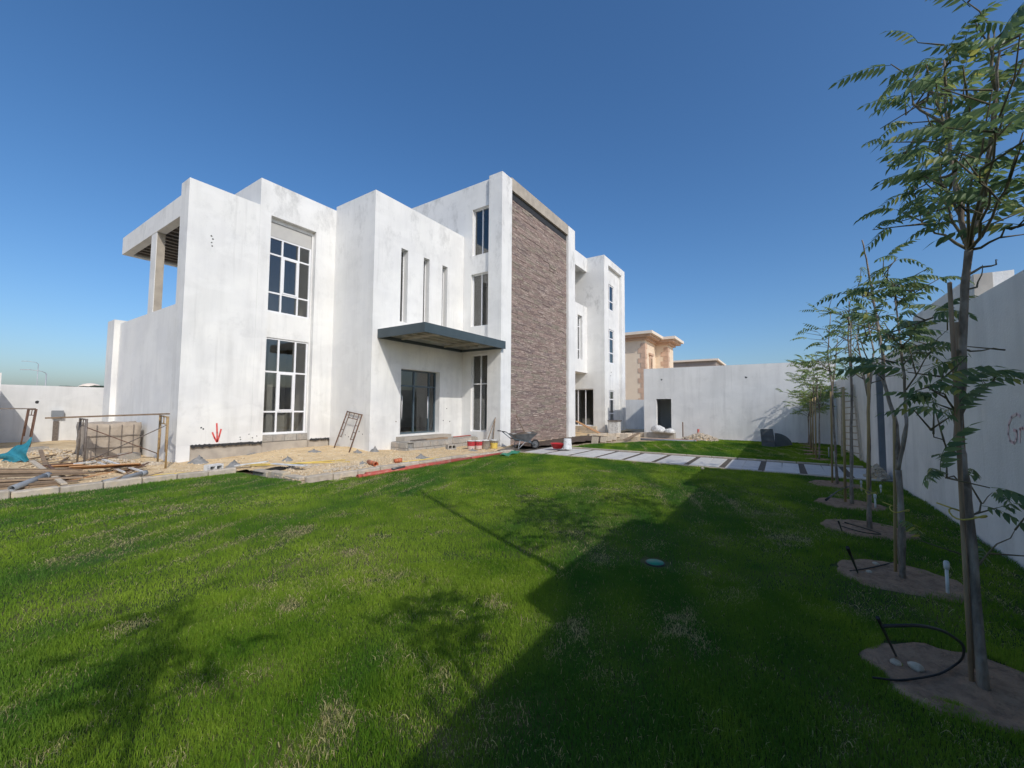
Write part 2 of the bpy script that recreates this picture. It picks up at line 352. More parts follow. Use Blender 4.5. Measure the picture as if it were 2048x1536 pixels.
# soil pits under the trees: shallow lumpy basins
for k, (a, b, r) in enumerate(PITS):
    mb = MB(); n, rg = 44, 12; zc = lawn_z(a,b); vs = [(a, b, zc+.03)]
    for q in range(1, rg+1):
        for i in range(n):
            t = 2*math.pi*i/n; f = q/rg; rr = r*1.02*f*(1 + .16*vnoise(math.cos(t)*2+k*7, math.sin(t)*2, 1.3, k)); x, y = a+rr*math.cos(t), b+rr*1.12*math.sin(t)
            z = zc + .014 + .012*math.exp(-((f-.8)/.14)**2) + .014*vnoise(x,y,9,k) + .010*vnoise(x,y,21,k) + .02*math.exp(-(f/.25)**2)
            if q == rg: z = lawn_z(x,y)-.02
            vs.append((x, y, z))
    fs = [(0, 1+i, 1+(i+1)%n) for i in range(n)]
    for q in range(rg-1):
        for i in range(n): c0 = 1+q*n; fs.append((c0+i, c0+n+i, c0+n+(i+1)%n, c0+(i+1)%n))
    mb.add(vs, fs, True)
    tag(mb.build('soil_pit', M['pit_soil']), 'bare reddish soil pit around a young tree', 'soil', kind='structure')

# soil bed in front of the stone cladding
tag(grid_sheet('soil_bed', 14.3, 21.9, 7.3, 9.75, .15, lambda x,y: .05+.08*math.sin((y-7.2)*1.1)*(.6+vnoise(x,y,2,4)*.5)+.035*vnoise(x,y,5,2),
    lambda x,y: y > 8.25-(x-15.3)*.12 or x > 19 and y > 7.4, M['soil']), 'dark loose soil bed below the stone cladding', 'soil', kind='structure')

# paved path between the two lawns
path = MB().box(12.86, 15.62, -2.14, 8.6, -.08, .001).build('path', mat('path_bedding', (.13,.11,.085), (.09,.075,.06), 9, .95, bmp=.6))
tag(path, 'path of pale stone slabs crossing the lawn', 'path', kind='structure')
slab_me = None
def bevel_box(name, sx, sy, sz, bv, m):
    bm = bmesh.new(); bmesh.ops.create_cube(bm, size=1); bmesh.ops.scale(bm, vec=(sx,sy,sz), verts=bm.verts)
    bmesh.ops.bevel(bm, geom=list(bm.edges), offset=bv, segments=1, affect='EDGES')
    me = bpy.data.meshes.new(name); bm.to_mesh(me); bm.free(); me.materials.append(m); return me
slab_me = bevel_box('slab', 2.18, .40, .06, .006, M['paver'])
k = 0
yy = 8.15
while yy > -1.9:
    for s in (0, 1):
        wd = Matrix.Translation((14.24+random.uniform(-.02,.02), yy-.2-s*.405, -.016+random.uniform(-.003,.003))) @ Matrix.Rotation(random.uniform(-.008,.008), 4, 'Z') @ Matrix.Rotation(random.uniform(-.006,.006), 4, 'X')
        link('slab', slab_me, path, wd)
    yy -= .96
ke = bevel_box('edging_block', .12, .78, .14, .008, M['kerb'])
for i in range(13):
    link('edging_block', ke, path, Matrix.Translation((12.93, 8.1-i*.8, -.045)) @ Matrix.Rotation(random.uniform(-.01,.01),4,'Z'))
    if i: link('edging_block', ke, path, Matrix.Translation((15.56, 8.1-i*.8, -.02)))

# kerb of concrete blocks between sand and lawn
kb = bevel_box('kerb_block', .60, .20, .24, .02, M['kerb'])
def kerb(label, pts, zc=.03):
    t = thing('block_kerb', label, 'kerb', (pts[0][0], pts[0][1], 0))
    for (ax, ay), (bx, by) in zip(pts, pts[1:]):
        d = Vector((bx-ax, by-ay, 0)); L = d.length; n = max(1, round(L/.62)); ang = math.atan2(d.y, d.x)
        for i in range(n):
            c = Vector((ax, ay, zc)) + d*((i+.5)/n)
            link('block', kb, t, Matrix.Translation(c+Vector((0,0,random.uniform(-.03,.015)))) @ Matrix.Rotation(ang+random.uniform(-.035,.035),4,'Z') @ Matrix.Rotation(random.uniform(-.03,.03),4,'Y') @ Matrix.Diagonal((L/n/.612,1,1,1)))
    return t
kerb('low kerb of pale concrete blocks along the debris and lawn', [(-3,11.62),(4.75,11.5)])
kerb('block kerb turning the corner beside the sand and running to the path', [(5.0,10.95),(5.13,9.02),(12.8,8.5)], .0)
# far low block edge beyond lawn
kerb('row of grey blocks below the rear sliding door', [(21.6,9.2),(24.7,7.2),(24.72,5.2)], .09)

# ================================================================== VILLA
YF, XF, Y3, X3, XT, YT = 14.28, 4.37, 11.92, 9.04, 13.76, 9.73
villa = thing('villa', 'large white plastered modern villa still under construction', 'villa', (9, 14, 0))
PL, IN = M['plaster'], M['interior']
def vb(name, m, *a): return boxobj(name, m, villa, *a)
# --- front corner block with terrace
mb = MB(); wall_y(mb, YF, XF, 6.30, .52, 8.34, .62); mb.build('front_wall', PL, villa)
vb('corner_foot', M['plaster_grey'], XF+.004, 4.70, YF+.004, YF+.61, -.1, .52)
vb('plinth', M['cement_band'], 4.70, 6.66, YF+.06, YF+.5, -.1, .52)
def ragged(name, x0, x1, y, zt, zb, m, n=46, amp=.03, thick=.012):
    mb = MB(); top = []; bot = []
    for i in range(n+1):
        x = x0+(x1-x0)*i/n; top.append(zt(x)+random.uniform(-amp,amp)*.6); bot.append(zb(x)+random.uniform(-amp,amp)*.8)
    for i in range(n):
        xa, xb = x0+(x1-x0)*i/n, x0+(x1-x0)*(i+1)/n
        mb.add([(xa,y,bot[i]),(xb,y,bot[i+1]),(xb,y,top[i+1]),(xa,y,top[i])], [(0,1,2,3)])
        mb.add([(xa,y,bot[i]),(xb,y,bot[i+1]),(xb,y+thick,bot[i+1]),(xa,y+thick,bot[i])], [(3,2,1,0)])
    return mb.build(name, m, villa)
ragged('waterproofing_strip', 4.71, 6.655, YF-.006, lambda x:.53-.02*(x-4.7)/2, lambda x:.445-.02*(x-4.7)/2, M['bitumen'])
ragged('waterproofing_strip', 8.27, 9.03, YF-.006, lambda x:.50, lambda x:.42, M['bitumen'], 20)
# --- higher block with stacked windows
mb = MB(); wall_y(mb, YF, 6.303, X3+.0, .46, 9.27, .30, [(6.66, 8.26, .4, 8.13)]); mb.build('front_wall', PL, villa)
vb('plinth', M['cement_band'], 8.26, X3, YF+.05, YF+.3, -.1, .46)
mb = MB(); wall_y(mb, YF+.17, 6.663, 8.257, .70, 8.128, .13, [(6.70,8.20,.72,4.0),(6.70,8.20,4.87,8.0)]); mb.build('recessed_panel', PL, villa)
vb('sill_wall', M['cement_band'], 6.663, 8.257, YF+.14, YF+.30, -.1, .45)
cb = bevel_box('block', .39, .16, .22, .01, M['block'])
sw = vb('sill_course', M['mortar'], 6.663, 8.257, YF+.16, YF+.30, .452, .70)
for i in range(4): link('block', cb, sw, Matrix.Translation((6.86+i*.4, YF+.215, .575)))
vb('shutter_box', M['shutter'], 6.72, 8.18, YF+.20, YF+.29, 7.50, 7.99)
# --- -X wall of higher block, its roof and terrace
mb = MB(); wall_x(mb, 6.303, YF+.303, 20.6, 4.4, 9.27, .25); mb.build('side_wall', PL, villa)
vb('roof_slab', M['concrete'], 6.56, 13.8, YF+.303, 20.6, 8.6, 8.8)
# terrace
vb('terrace_fascia', PL, XF, XF+.25, YF+.622, 20.67, 7.34, 7.98)
vb('terrace_fascia', PL, XF+.252, 6.30, 20.42, 20.67, 7.34, 7.98)
vb('terrace_roof', M['concrete'], XF+.252, 6.30, YF+.622, 20.418, 7.52, 7.9)
for i in range(15): vb('ceiling_rib', M['rust_grey'], XF+.255, 6.299, YF+.8+i*.37, YF+.92+i*.37, 7.40, 7.518)
vb('column', PL, XF+.01, XF+.03, 16.93, 17.42, 4.60, 7.34)
vb('column_core', M['cement_band'], XF+.032, XF+.24, 16.935, 17.415, 4.60, 7.338)
mb = MB(); wall_x(mb, XF, YF+.622, 20.35, 0, 4.67, .25); mb.build('side_wall', M['plaster_grey'], villa)
vb('end_pier', PL, XF-.16, XF+.3, 20.352, 21.2, 0, 4.80)
vb('terrace_floor', M['concrete'], XF+.252, 6.30, YF+.622, 20.35, 3.6, 3.8)
# --- entrance block
SL = [(10.26,10.60,4.88,7.70),(11.42,11.75,4.88,7.70),(12.50,12.82,4.88,7.70)]
DOOR = (10.38, 12.46, .62, 3.11)
mb = MB(); wall_y(mb, Y3, X3, XT+.115, -.1, 9.42, .30, SL+[DOOR]); mb.build('entrance_wall', PL, villa)
mb = MB(); wall_x(mb, X3, Y3+.302, YF+.0, -.1, 9.42, .30); mb.build('side_wall', M['plaster_grey'], villa)
mb = MB(); wall_x(mb, X3, YF+.302, 20.6, -.1, 9.42, .30); mb.build('partition_wall', IN, villa)
vb('roof_slab', M['concrete'], X3+.302, XT+.11, Y3+.302, 20.6, 8.9, 9.1)
# --- tower
TW = [(10.46,11.44,8.42,10.55),(10.46,11.48,5.22,7.58),(10.46,11.42,.62,3.97)]
mb = MB(); wall_x(mb, XT+.12, 10.432, Y3-.0, -.1, 11.70, .25, TW); wall_x(mb, XT+.12, Y3+.302, 17.0, 8.7, 11.70, .25); wall_x(mb, XT+.12, Y3, Y3+.302, -.1, 11.70, .25)
mb.build('tower_side_wall', M['plaster_grey'], villa)
vb('corner_pier', PL, XT, 14.52, YT, 10.43, -.1, 11.76)
vb('corner_pier', PL, 20.20, 21.05, YT, 11.4, -.1, 11.82)
vb('cladding_backing', M['mortar'], 14.522, 20.198, YT+.20, YT+.5, -.1, 11.3)
vb('top_beam', M['cement_band'], 14.522, 20.198, YT+.03, YT+.5, 11.302, 11.86)
vb('dark_joint', M['bitumen'], 14.53, 20.19, YT+.13, YT+.199, 10.98, 11.30)
mb = MB(); wall_y(mb, 17.0, XT+.12, 21.0, 8.7, 11.7, .25); mb.build('tower_back_wall', PL, villa)
mb = MB(); wall_x(mb, 20.8, 11.41, 17.0, 4, 11.7, .25); mb.build('tower_side_wall', PL, villa)
vb('roof_slab', M['concrete'], XT+.38, 20.79, YT+.502, 16.99, 11.1, 11.3)
# stone pieces
pm = bevel_box('stone_panel', 1, 1, 1, .008, M['cladding'])
pieces = []; z = .02; row = 0
while z < 10.93:
    h = random.choice((.08,.10,.12,.15)); h = min(h, 10.95-z)
    x = 14.54 - random.uniform(0,.5)
    while x < 20.18:
        L = random.uniform(.4,.95); a, b_ = max(x,14.535), min(x+L,20.185)
        if b_-a > .08: pieces.append((a,b_,z,z+h,random.uniform(.03,.055)))
        x += L
    z += h; row += 1
pieces.sort(key=lambda p: -((p[1]-p[0])*(p[3]-p[2]))/((p[0]+p[1])/2)**2)
cl = vb('cladding_bed', M['mortar'], 14.53, 20.19, YT+.172, YT+.198, 0, 10.97)
for a,b_,z0,z1,d in pieces[:298]:
    link('stone_panel', pm, cl, Matrix.Translation(((a+b_)/2, YT+.171-d/2, (z0+z1)/2)) @ Matrix.Diagonal((b_-a-.003, d, z1-z0-.003, 1)))
mb = MB()
for a,b_,z0,z1,d in pieces[298:]: mb.box(a+.0015, b_-.0015, YT+.171-d, YT+.171, z0+.0015, z1-.0015)
tag(mb.build('stone_panels', M['cladding'], cl), kind='stuff')
# --- balcony section
YB = 10.97
mb = MB(); wall_y(mb, YB, 21.052, 25.628, 4.0, 8.48, .25, [(24.12,24.86,4.82,7.74)]); mb.build('balcony_wall', PL, villa)
vb('balcony_fascia', PL, 21.052, 25.628, YB, YB+.25, 10.95, 11.9)
vb('balcony_roof', PL, 21.052, 25.628, YB+.252, 14, 11.1, 11.35)
vb('balcony_floor', M['plaster_grey'], 21.052, 25.628, YB+.252, 14, 4.0, 4.25)
mb = MB(); wall_y(mb, 13.6, 21.052, 25.628, -.1, 11.1, .25); mb.build('rear_wall', M['plaster_grey'], villa)
# --- end block
XE = 25.63
mb = MB(); wall_x(mb, XE, YT+.302, 14, -.1, 11.92, .25, [(10.52,12.3,.45,2.94)]); mb.build('end_side_wall', M['plaster_grey'], villa)
EW = [(26.44,28.05,8.5,10.33),(26.44,28.05,4.75,7.15),(26.44,28.05,.55,2.88)]
mb = MB(); wall_y(mb, YT, XE, 29.85, -.1, 11.92, .30, [(26.42,29.15,-.2,11.45)]); mb.build('end_front_wall', PL, villa)
mb = MB(); wall_y(mb, YT+.2, 26.423, 29.147, -.1, 11.447, .15, EW); mb.build('recessed_panel', PL, villa)
mb = MB(); wall_x(mb, 29.6, YT+.302, 14, -.1, 11.92, .25); mb.build('end_side_wall', M['plaster_grey'], villa)
vb('roof_slab', M['concrete'], 25.89, 29.59, YT+.36, 14, 11.2, 11.4)
# --- interiors seen through the glass
vb('floor_slab', M['interior_dark'], 6.56, X3-.002, YF+.302, 18.5, .2, .44)
vb('floor_slab', IN, 6.56, X3-.002, YF+.302, 18.5, 4.1, 4.5)
vb('interior_wall', IN, 6.56, X3-.002, 17.6, 17.8, .44, 8.6)
vb('interior_wall', IN, 7.65, 7.85, 16.2, 17.598, .442, 4.098)
vb('interior_wall', M['interior_dark'], 6.31, 6.55, YF+.31, 17.6, .1, 4.39)
vb('floor_slab', M['interior_dark'], X3+.302, 20.7, Y3+.302, 18.5, .3, .60)
vb('floor_slab', M['interior_dark'], XT+.38, 20.7, 10.24, Y3+.30, .3, .60)
vb('floor_slab', IN, X3+.302, XT+.37, Y3+.302, 18.5, 4.2, 4.6)
vb('floor_slab', IN, XT+.38, 20.7, 10.24, 16.9, 4.2, 4.6)
vb('floor_slab', IN, XT+.38, 20.7, 10.24, 16.9, 7.8, 8.2)
vb('interior_wall', IN, X3+.302, 20.7, 16.2, 16.4, .6, 8.9)
vb('interior_wall', IN, 15.6, 15.8, 10.24, 14.6, .602, 4.2)
vb('interior_wall', IN, 16.3, 16.5, 10.24, 14.6, 4.602, 7.8)
vb('interior_wall', IN, 16.1, 16.3, 10.24, 14.6, 8.2, 11.1)
vb('interior_wall', IN, 12.05, 12.25, 14.0, 16.198, .602, 4.198)
vb('hall_panel', M['orange_panel'], 12.0, 12.048, 14.6, 15.4, 2.2, 4.0)
vb('inner_door', M['inner_door'], 11.0, 11.9, 16.1, 16.198, .602, 2.7)
vb('interior_wall', M['interior_dark'], XE+.26, 29.59, 12.2, 12.4, -.1, 11.1)
vb('floor_slab', IN, XE+.26, 29.59, YT+.36, 12.19, 3.3, 3.6)
vb('floor_slab', IN, XE+.26, 29.59, YT+.36, 12.19, 7.4, 7.7)
vb('interior_wall', M['interior_dark'], 21.06, 25.62, 12.5, 12.6, 4.26, 8.4)

# --- windows: frame > panes; built on a u/z plane
def window(name, o, u, n, u0, u1, z0, z1, cols, rows, fw=.055, dep=.07, m=None, sash=None, gl=None, skip=()):
    m = m or M['frame']; gl = gl or M['glass']; o, u, n = Vector(o), Vector(u), Vector(n); fr = MB()
    def bx(mb, a0, a1, b0, b1, d0, d1):
        mb.obox(o+u*(a0+a1)/2+n*(d0+d1)/2+Vector((0,0,(b0+b1)/2)), u*(a1-a0)/2, n*(d1-d0)/2, Vector((0,0,(b1-b0)/2)))
    bx(fr,u0,u0+fw,z0,z1,0,dep); bx(fr,u1-fw,u1,z0,z1,0,dep); bx(fr,u0+fw,u1-fw,z0,z0+fw,0,dep); bx(fr,u0+fw,u1-fw,z1-fw,z1,0,dep)
    W, H = u1-u0-2*fw, z1-z0-2*fw
    cu = [u0+fw+W*c for c in np.concatenate([[0], np.cumsum(cols)/sum(cols)])]; cz = [z0+fw+H*c for c in np.concatenate([[0], np.cumsum(rows)/sum(rows)])]
    for c in cu[1:-1]: bx(fr, c-fw/2, c+fw/2, z0+fw, z1-fw, .002, dep-.002)
    for c in cz[1:-1]: bx(fr, u0+fw, u1-fw, c-fw/2, c+fw/2, .004, dep-.004)
    f = fr.build(name, m, villa)
    for i in range(len(cu)-1):
        for j in range(len(cz)-1):
            if (i,j) in skip: continue
            a0, a1 = cu[i]+(fw/2 if i else 0), cu[i+1]-(fw/2 if i < len(cu)-2 else 0)
            b0, b1 = cz[j]+(fw/2 if j else 0), cz[j+1]-(fw/2 if j < len(cz)-2 else 0)
            if sash and (i,j) in sash:
                s = MB(); q = .05
                bx(s,a0,a0+q,b0,b1,-.012,.05); bx(s,a1-q,a1,b0,b1,-.012,.05); bx(s,a0+q,a1-q,b0,b0+q,-.012,.05); bx(s,a0+q,a1-q,b1-q,b1,-.012,.05)
                s.build('sash', m, f); a0 += q; a1 -= q; b0 += q; b1 -= q
            p = MB(); bx(p, a0, a1, b0, b1, dep*.45, dep*.45+.006); p.build('pane', gl, f)
    return f
U, V_ = (1,0,0), (0,1,0)
window('window', (0,YF+.21,0), U, V_, 6.702, 8.198, .722, 3.998, (.30,.42,.28), (.22,.43,.35), sash={(1,1)})
window('window', (0,YF+.21,0), U, V_, 6.702, 8.198, 4.872, 7.50, (.30,.42,.28), (.25,.53,.22), sash={(1,1)})
for a, b_, c, d in SL: window('slot_window', (0,Y3+.23,0), U, V_, a+.002, b_-.002, c+.002, d-.002, (1,), (1,), .03, .05)
window('tower_window', (XT+.25,0,0), V_, U, 10.462, 11.438, 8.422, 10.548, (.5,.5), (1,), .045)
window('tower_window', (XT+.25,0,0), V_, U, 10.462, 11.478, 5.222, 7.578, (.5,.5), (1,), .045)
window('tower_window', (XT+.22,0,0), V_, U, 10.462, 11.418, .622, 3.968, (.5,.5), (.62,.38), .05)
window('slot_window', (0,YB+.18,0), U, V_, 24.122, 24.858, 4.822, 7.738, (1,), (.22,.55,.23), .06)
for a,b_,c,d in EW: window('window', (0,YT+.24,0), U, V_, a+.002, b_-.002, c+.002, d-.002, (.5,.5), (.35,.65) if c > 8 else (.3,.45,.25), .08)
window('sliding_door', (XE+.1,0,0), V_, U, 10.522, 12.298, .452, 2.938, (.33,.33,.34), (1,), .06)
# entrance door: side lights, transom, one leaf
dw = window('entrance_door', (0,Y3+.24,0), U, V_, DOOR[0]+.002, DOOR[1]-.002, DOOR[2]+.002, DOOR[3]-.002, (.42,.42,.16), (.76,.24), .06, .08, M['frame_dark'], gl=M['glass_door'])
MB().tube([(10.62,Y3+.20,1.2),(10.62,Y3+.20,2.1)], .018).build('handle', M['frame'], dw)
MB().tube([(11.98,Y3+.20,1.2),(11.98,Y3+.20,2.1)], .018).build('handle', M['frame'], dw)
# --- entrance canopy
cf = MB(); cx0, cx1, cy0, cy1, cz0, cz1 = 9.26, 13.86, 9.56, 11.915, 4.10, 4.42
cf.box(cx0,cx1,cy0,cy0+.06,cz0,cz1); cf.box(cx0,cx0+.06,cy0+.061,cy1,cz0,cz1); cf.box(cx1-.12,cx1-.06,cy0+.061,10.0,cz0,cz1)
cf.box(cx0+.061,13.75,cy1-.05,cy1,cz0,cz0+.12)
cf.box(13.70,13.755,9.62,cy1-.06,cz0+.001,cz0+.10)
canopy = cf.build('entrance_canopy', M['steel_dark'], villa)
MB().box(cx0+.062,cx1-.062,cy0+.062,9.725,cz1-.06,cz1-.03).box(cx0+.062,13.757,9.7255,10.44,cz1-.06,cz1-.03).box(cx0+.062,13.875,10.441,cy1,cz1-.06,cz1-.03).build('canopy_sheet', M['soffit'], canopy)
for yv in (10.0, 10.45, 10.9, 11.35): MB().box(cx0+.062,13.69,yv,yv+.06,cz1-.16,cz1-.062).build('canopy_joist', M['soffit'], canopy)
for xv in (10.3, 12.6): MB().box(xv,xv+.06,cy0+.062,cy1-.052,cz1-.24,cz1-.161).build('canopy_joist', M['soffit'], canopy)
# --- block podium at the door
pod = vb('podium', M['mortar'], 10.02, 13.74, 11.06, Y3-.002, -.1, .40)
cbp = bevel_box('block', .39, .10, .19, .012, M['block'])
for r_ in range(2):
    for i in range(10):
        x = 10.03+.2*(r_ % 2)+i*.405+.195
        if x+.2 < 13.9: link('block', cbp, pod, Matrix.Translation((x, 11.03, .10+r_*.2)) @ Matrix.Rotation(random.uniform(-.015,.015),4,'Z'))
    for i in range(2): link('block', cbp, pod, Matrix.Translation((10.0, 11.28+i*.41, .10+r_*.2)) @ Matrix.Rotation(math.pi/2,4,'Z'))
vb('door_step', M['cement_band'], 10.2, 12.7, 11.45, Y3-.004, .402, .56)
vb('screed', M['concrete'], 10.0, 13.74, 11.0, 11.449, .402, .425)
# --- marks on the walls
def strokes(name, m, lines, w, y, parent):
    mb = MB()
    for pts in lines:
        for (xa, za), (xb, zb) in zip(pts, pts[1:]):
            d = Vector((xb-xa, 0, zb-za)); d.normalize(); p = Vector((-d.z,0,d.x))*w/2; e = d*w*.3
            a, b2 = Vector((xa,y,za))-e, Vector((xb,y,zb))+e
            mb.obox((a+b2)/2, (b2-a)/2, p, Vector((0,.001,0)))
    return mb.build(name, m, parent)
strokes('painted_arrow', M['spray_red'], [[(5.34,1.13),(5.36,.85),(5.37,.60)],[(5.24,.86),(5.30,.70),(5.36,.58)],[(5.46,.95),(5.42,.75),(5.38,.58)]], .045, YF-.004, villa)
def spots(name, pts, plane, parent, r=.035, m=None):
    for i, (a, z) in enumerate(pts):
        mb = MB(); n = 8
        vs = []
        for k in range(n):
            t = 2*math.pi*k/n; rr = r*random.uniform(.6,1.2)
            u, v = a+rr*math.cos(t), z+rr*math.sin(t)
            vs.append((u, plane[1], v) if plane[0] == 'y' else (plane[1], u, v))
        mb.add(vs, [tuple(range(n))]); mb.build(name, m or M['bitumen'], parent)
spots('chip', [(4.95,1.02),(5.0,.98),(4.98,6.6),(5.0,6.5),(5.01,6.72),(4.97,6.8)], ('y',YF-.003), villa, .025)
spots('chip', [(x+random.uniform(-.1,.1), z+random.uniform(-.06,.06)) for x,z in ((5.9,.66),(6.1,.63),(6.3,.66),(6.4,.7),(6.2,.7))], ('y',YF-.003), villa, .02)
spots('chip', [(12.9,1.6),(13.1,1.05),(12.7,1.1)], ('y',Y3-.003), villa, .03)
spots('chip', [(27.3,3.9),(27.4,4.15)], ('y',YT+.197), villa, .05)
spots('chip', [(12.3+.2*i, .55+.3*random.random()) for i in range(6)], ('x',X3-.003), villa, .025)

# ================================================================== BOUNDARY WALLS AND NEIGHBOURS
YW = -2.15; PW = M['plaster_wall']
bw = thing('boundary_wall', 'tall grey-white plastered boundary wall behind the row of young trees', 'wall', (8,-2.3,0))
def wseg(x0, x1, zt, holes=()):
    mb = MB(); panel(mb, (0,YW,0), (1,0,0), (0,-1,0), x0, x1, -.1, zt, .17, holes)
    o = mb.build('wall_section', PW, bw); o.data.flip_normals(); return o
wseg(-6, 1.2, 3.18); wseg(1.202, 4.3, 3.55); wseg(4.302, 7.82, 3.18); wseg(7.822, 10.85, 3.50)
wseg(10.852, 27, 3.05, [(13.95,14.75,-.2,2.75)])
for x0, x1, zt in ((-6,1.2,3.16),(1.204,4.298,3.53),(4.304,7.816,3.16),(7.824,10.848,3.50),(10.854,13.94,3.03),(14.76,27,3.03)):
    boxobj('outer_leaf', PL, bw, x0, x1, YW-.36, YW-.172, -.1, zt)
boxobj('step_end', M['concrete'], bw, 7.815, 7.8215, YW-.171, YW-.001, 3.181, 3.499)
# gate leaf in the opening
gate = thing('steel_gate', 'narrow dark steel gate in the boundary wall at the path end', 'gate', (14.35,YW-.2,0))
boxobj('leaf', M['sheet_dark'], gate, 13.97, 14.73, YW-.24, YW-.19, .02, 2.74)
boxobj('post', M['pvc_grey'], gate, 14.66, 14.748, YW-.185, YW+.03, -.05, 2.72)
for zv in (.7, 1.5, 2.2): boxobj('rail', M['rust_grey'], gate, 13.98, 14.65, YW-.188, YW-.17, zv, zv+.05)
# faded red letters sprayed on the wall (cut off by the frame)
def wall_strokes(lines, wd, m):
    mb = MB()
    for pts in lines:
        for (xa, za), (xb, zb) in zip(pts, pts[1:]):
            d = Vector((xb-xa,0,zb-za)).normalized(); p = Vector((-d.z,0,d.x))*wd/2; e = d*wd*.3
            a, b_ = Vector((xa,YW+.003,za))-e, Vector((xb,YW+.003,zb))+e
            mb.obox((a+b_)/2, (b_-a)/2, p, Vector((0,.001,0)))
    return mb.build('sprayed_letters', m, bw)
def wl(px, py): q = P(px, py, y=YW); return (q.x, q.z)
wall_strokes([[wl(*q) for q in l] for l in ([(2040,832),(2034,828),(2024,834),(2018,850),(2017,868),(2021,882),(2029,886),(2034,878),(2034,862),(2028,860)],[(2040,884),(2041,858),(2046,856),(2052,862),(2053,890)],[(2062,830),(2062,892)])], .035, M['pink_spray'])

# outbuilding across the end of the garden
ann = thing('outbuilding', 'long low plastered outbuilding with an open doorway closing the garden', 'outbuilding', (25,2.5,0))
XA = 24.88
za = P(1290,738,x=XA).z; zb_ = za
mb = MB(); wall_x(mb, XA, YW+.01, 6.98, -.1, za, .25, [(5.42,6.26,.30,2.22)]); mb.build('front_wall', PW, ann)
boxobj('side_wall', PW, ann, XA+.252, 33.6, 6.73, 6.98, -.1, za+.02)  # lengthened out of view past the roof to shade the far wall
boxobj('roof_slab', M['concrete'], ann, XA+.252, 29, YW+.01, 6.728, za-.5, za-.3)
boxobj('room_wall', M['plaster_grey'], ann, 27.6, 27.8, YW+.02, 6.72, -.1, za-.52)
boxobj('room_floor', M['concrete'], ann, XA+.252, 27.59, YW+.02, 6.72, -.1, .28)
boxobj('inner_shelf', M['inner_door'], ann, 26.9, 27.58, 5.35, 5.75, .282, 1.6)
boxobj('threshold', M['concrete'], ann, XA-.35, XA-.002, 5.2, 6.9, -.1, .25)
spots('drain_hole', [(5.95,3.35),(1.6,3.35)], ('x',XA-.003), ann, .06)
# far boundary wall seen in the gap
fw = MB().box(33.8, 34.1, 6, 18, -.1, 2.35).build('garden_wall', PW)
tag(fw, 'shaded far boundary wall in the gap beside the villa', 'wall')
# wall at the far left
lw = thing('rear_wall', 'white plastered boundary wall at the far left behind the scaffold', 'wall', (5,26,0))
mb = MB(); wall_y(mb, 26, 1.70, 16, -.1, 2.45, .2); mb.build('wall_section', PW, lw)
mb = MB(); wall_x(mb, 1.70, 22.5, 25.998, -.1, 2.75, .2); mb.build('wall_section', PW, lw)  # unseen return wall, placed and sized for the shadow it casts
spots('cable_hole', [(2.98+.2,1.75)], ('y',25.997), lw, .07)
q = P(115,828,y=25.9)
boxobj('meter_box', M['pvc_grey'], lw, q.x-.17, q.x+.17, 25.82, 25.99, q.z-.15, q.z+.15)
boxobj('cable_trunk', M['rust_grey'], lw, q.x-.1, q.x+.06, 25.93, 25.99, .05, .95)

# peach neighbour with quoins and deep cornices
nb = thing('neighbour_house', 'peach villa with stone quoins and deep cornices behind the outbuilding', 'house', (47,14,0))
def nbody(xa, xb, ya, yb, zt):
    boxobj('wall', M['peach'], nb, xa, xb, ya, yb, -.1, zt)
    c = MB().box(xa-.25, xb+.25, ya-.25, yb, zt+.001, zt+.25).build('cornice', M['peach_stone'], nb)
    MB().box(xa-.75, xb+.75, ya-.75, yb, zt+.252, zt+.5).build('cornice_shelf', M['peach_stone'], c)
    MB().box(xa-1.05, xb+1.05, ya-1.05, yb, zt+.502, zt+.8).build('parapet', M['peach_trim'], c)
    for i in range(int(zt/.55)):
        l = .75 if i % 2 else .45
        boxobj('quoin', M['peach_stone'], nb, xa-.04, xa+l, ya-.04, ya+(1.2-l)+.02, i*.55+.02, i*.55+.53)
    for i in range(1, int(zt/.55)):
        boxobj('course_line', M['peach_trim'], nb, xa+.8, xb-.03, ya-.012, ya-.001, i*.55-.01, i*.55+.01)
p1_ = P(1290,700,x=45); nbody(45, 49.4, p1_.y, p1_.y+9, P(1296,659,x=44).z-.9)
p2_ = P(1345,700,x=50); nbody(49.41, 52.2, p2_.y+.4, p2_.y+8, P(1350,673,x=49.5).z-.9)
mb = MB(); mb.box(46.6,47.7,p1_.y-.12,p1_.y-.001,4.2,7.6); mb.box(46.4,47.9,p1_.y-.22,p1_.y-.001,7.61,7.85); wn = mb.build('window_surround', M['peach_stone'], nb)
boxobj('pane', M['glass'], wn, 46.85, 47.45, p1_.y-.14, p1_.y-.125, 4.5, 7.3)
far = thing('far_house', 'distant low house with a pale grey-brown cornice above the outbuilding', 'house', (75,10,0))
fa, fb = P(1357,722,x=75), P(1437,724,x=75)
boxobj('wall', M['peach_trim'], far, 75, 84, fb.y+1.2, fa.y+6, 0, fa.z-1.6)
MB().box(74, 85, fb.y+.3, fa.y+7, fa.z-1.6, fa.z-.35).build('roof', M['roof_far'], far)
MB().box(73.6, 85.4, fb.y-.1, fa.y+7.4, fa.z-.349, fa.z-.05).build('cornice', M['peach_trim'], far)

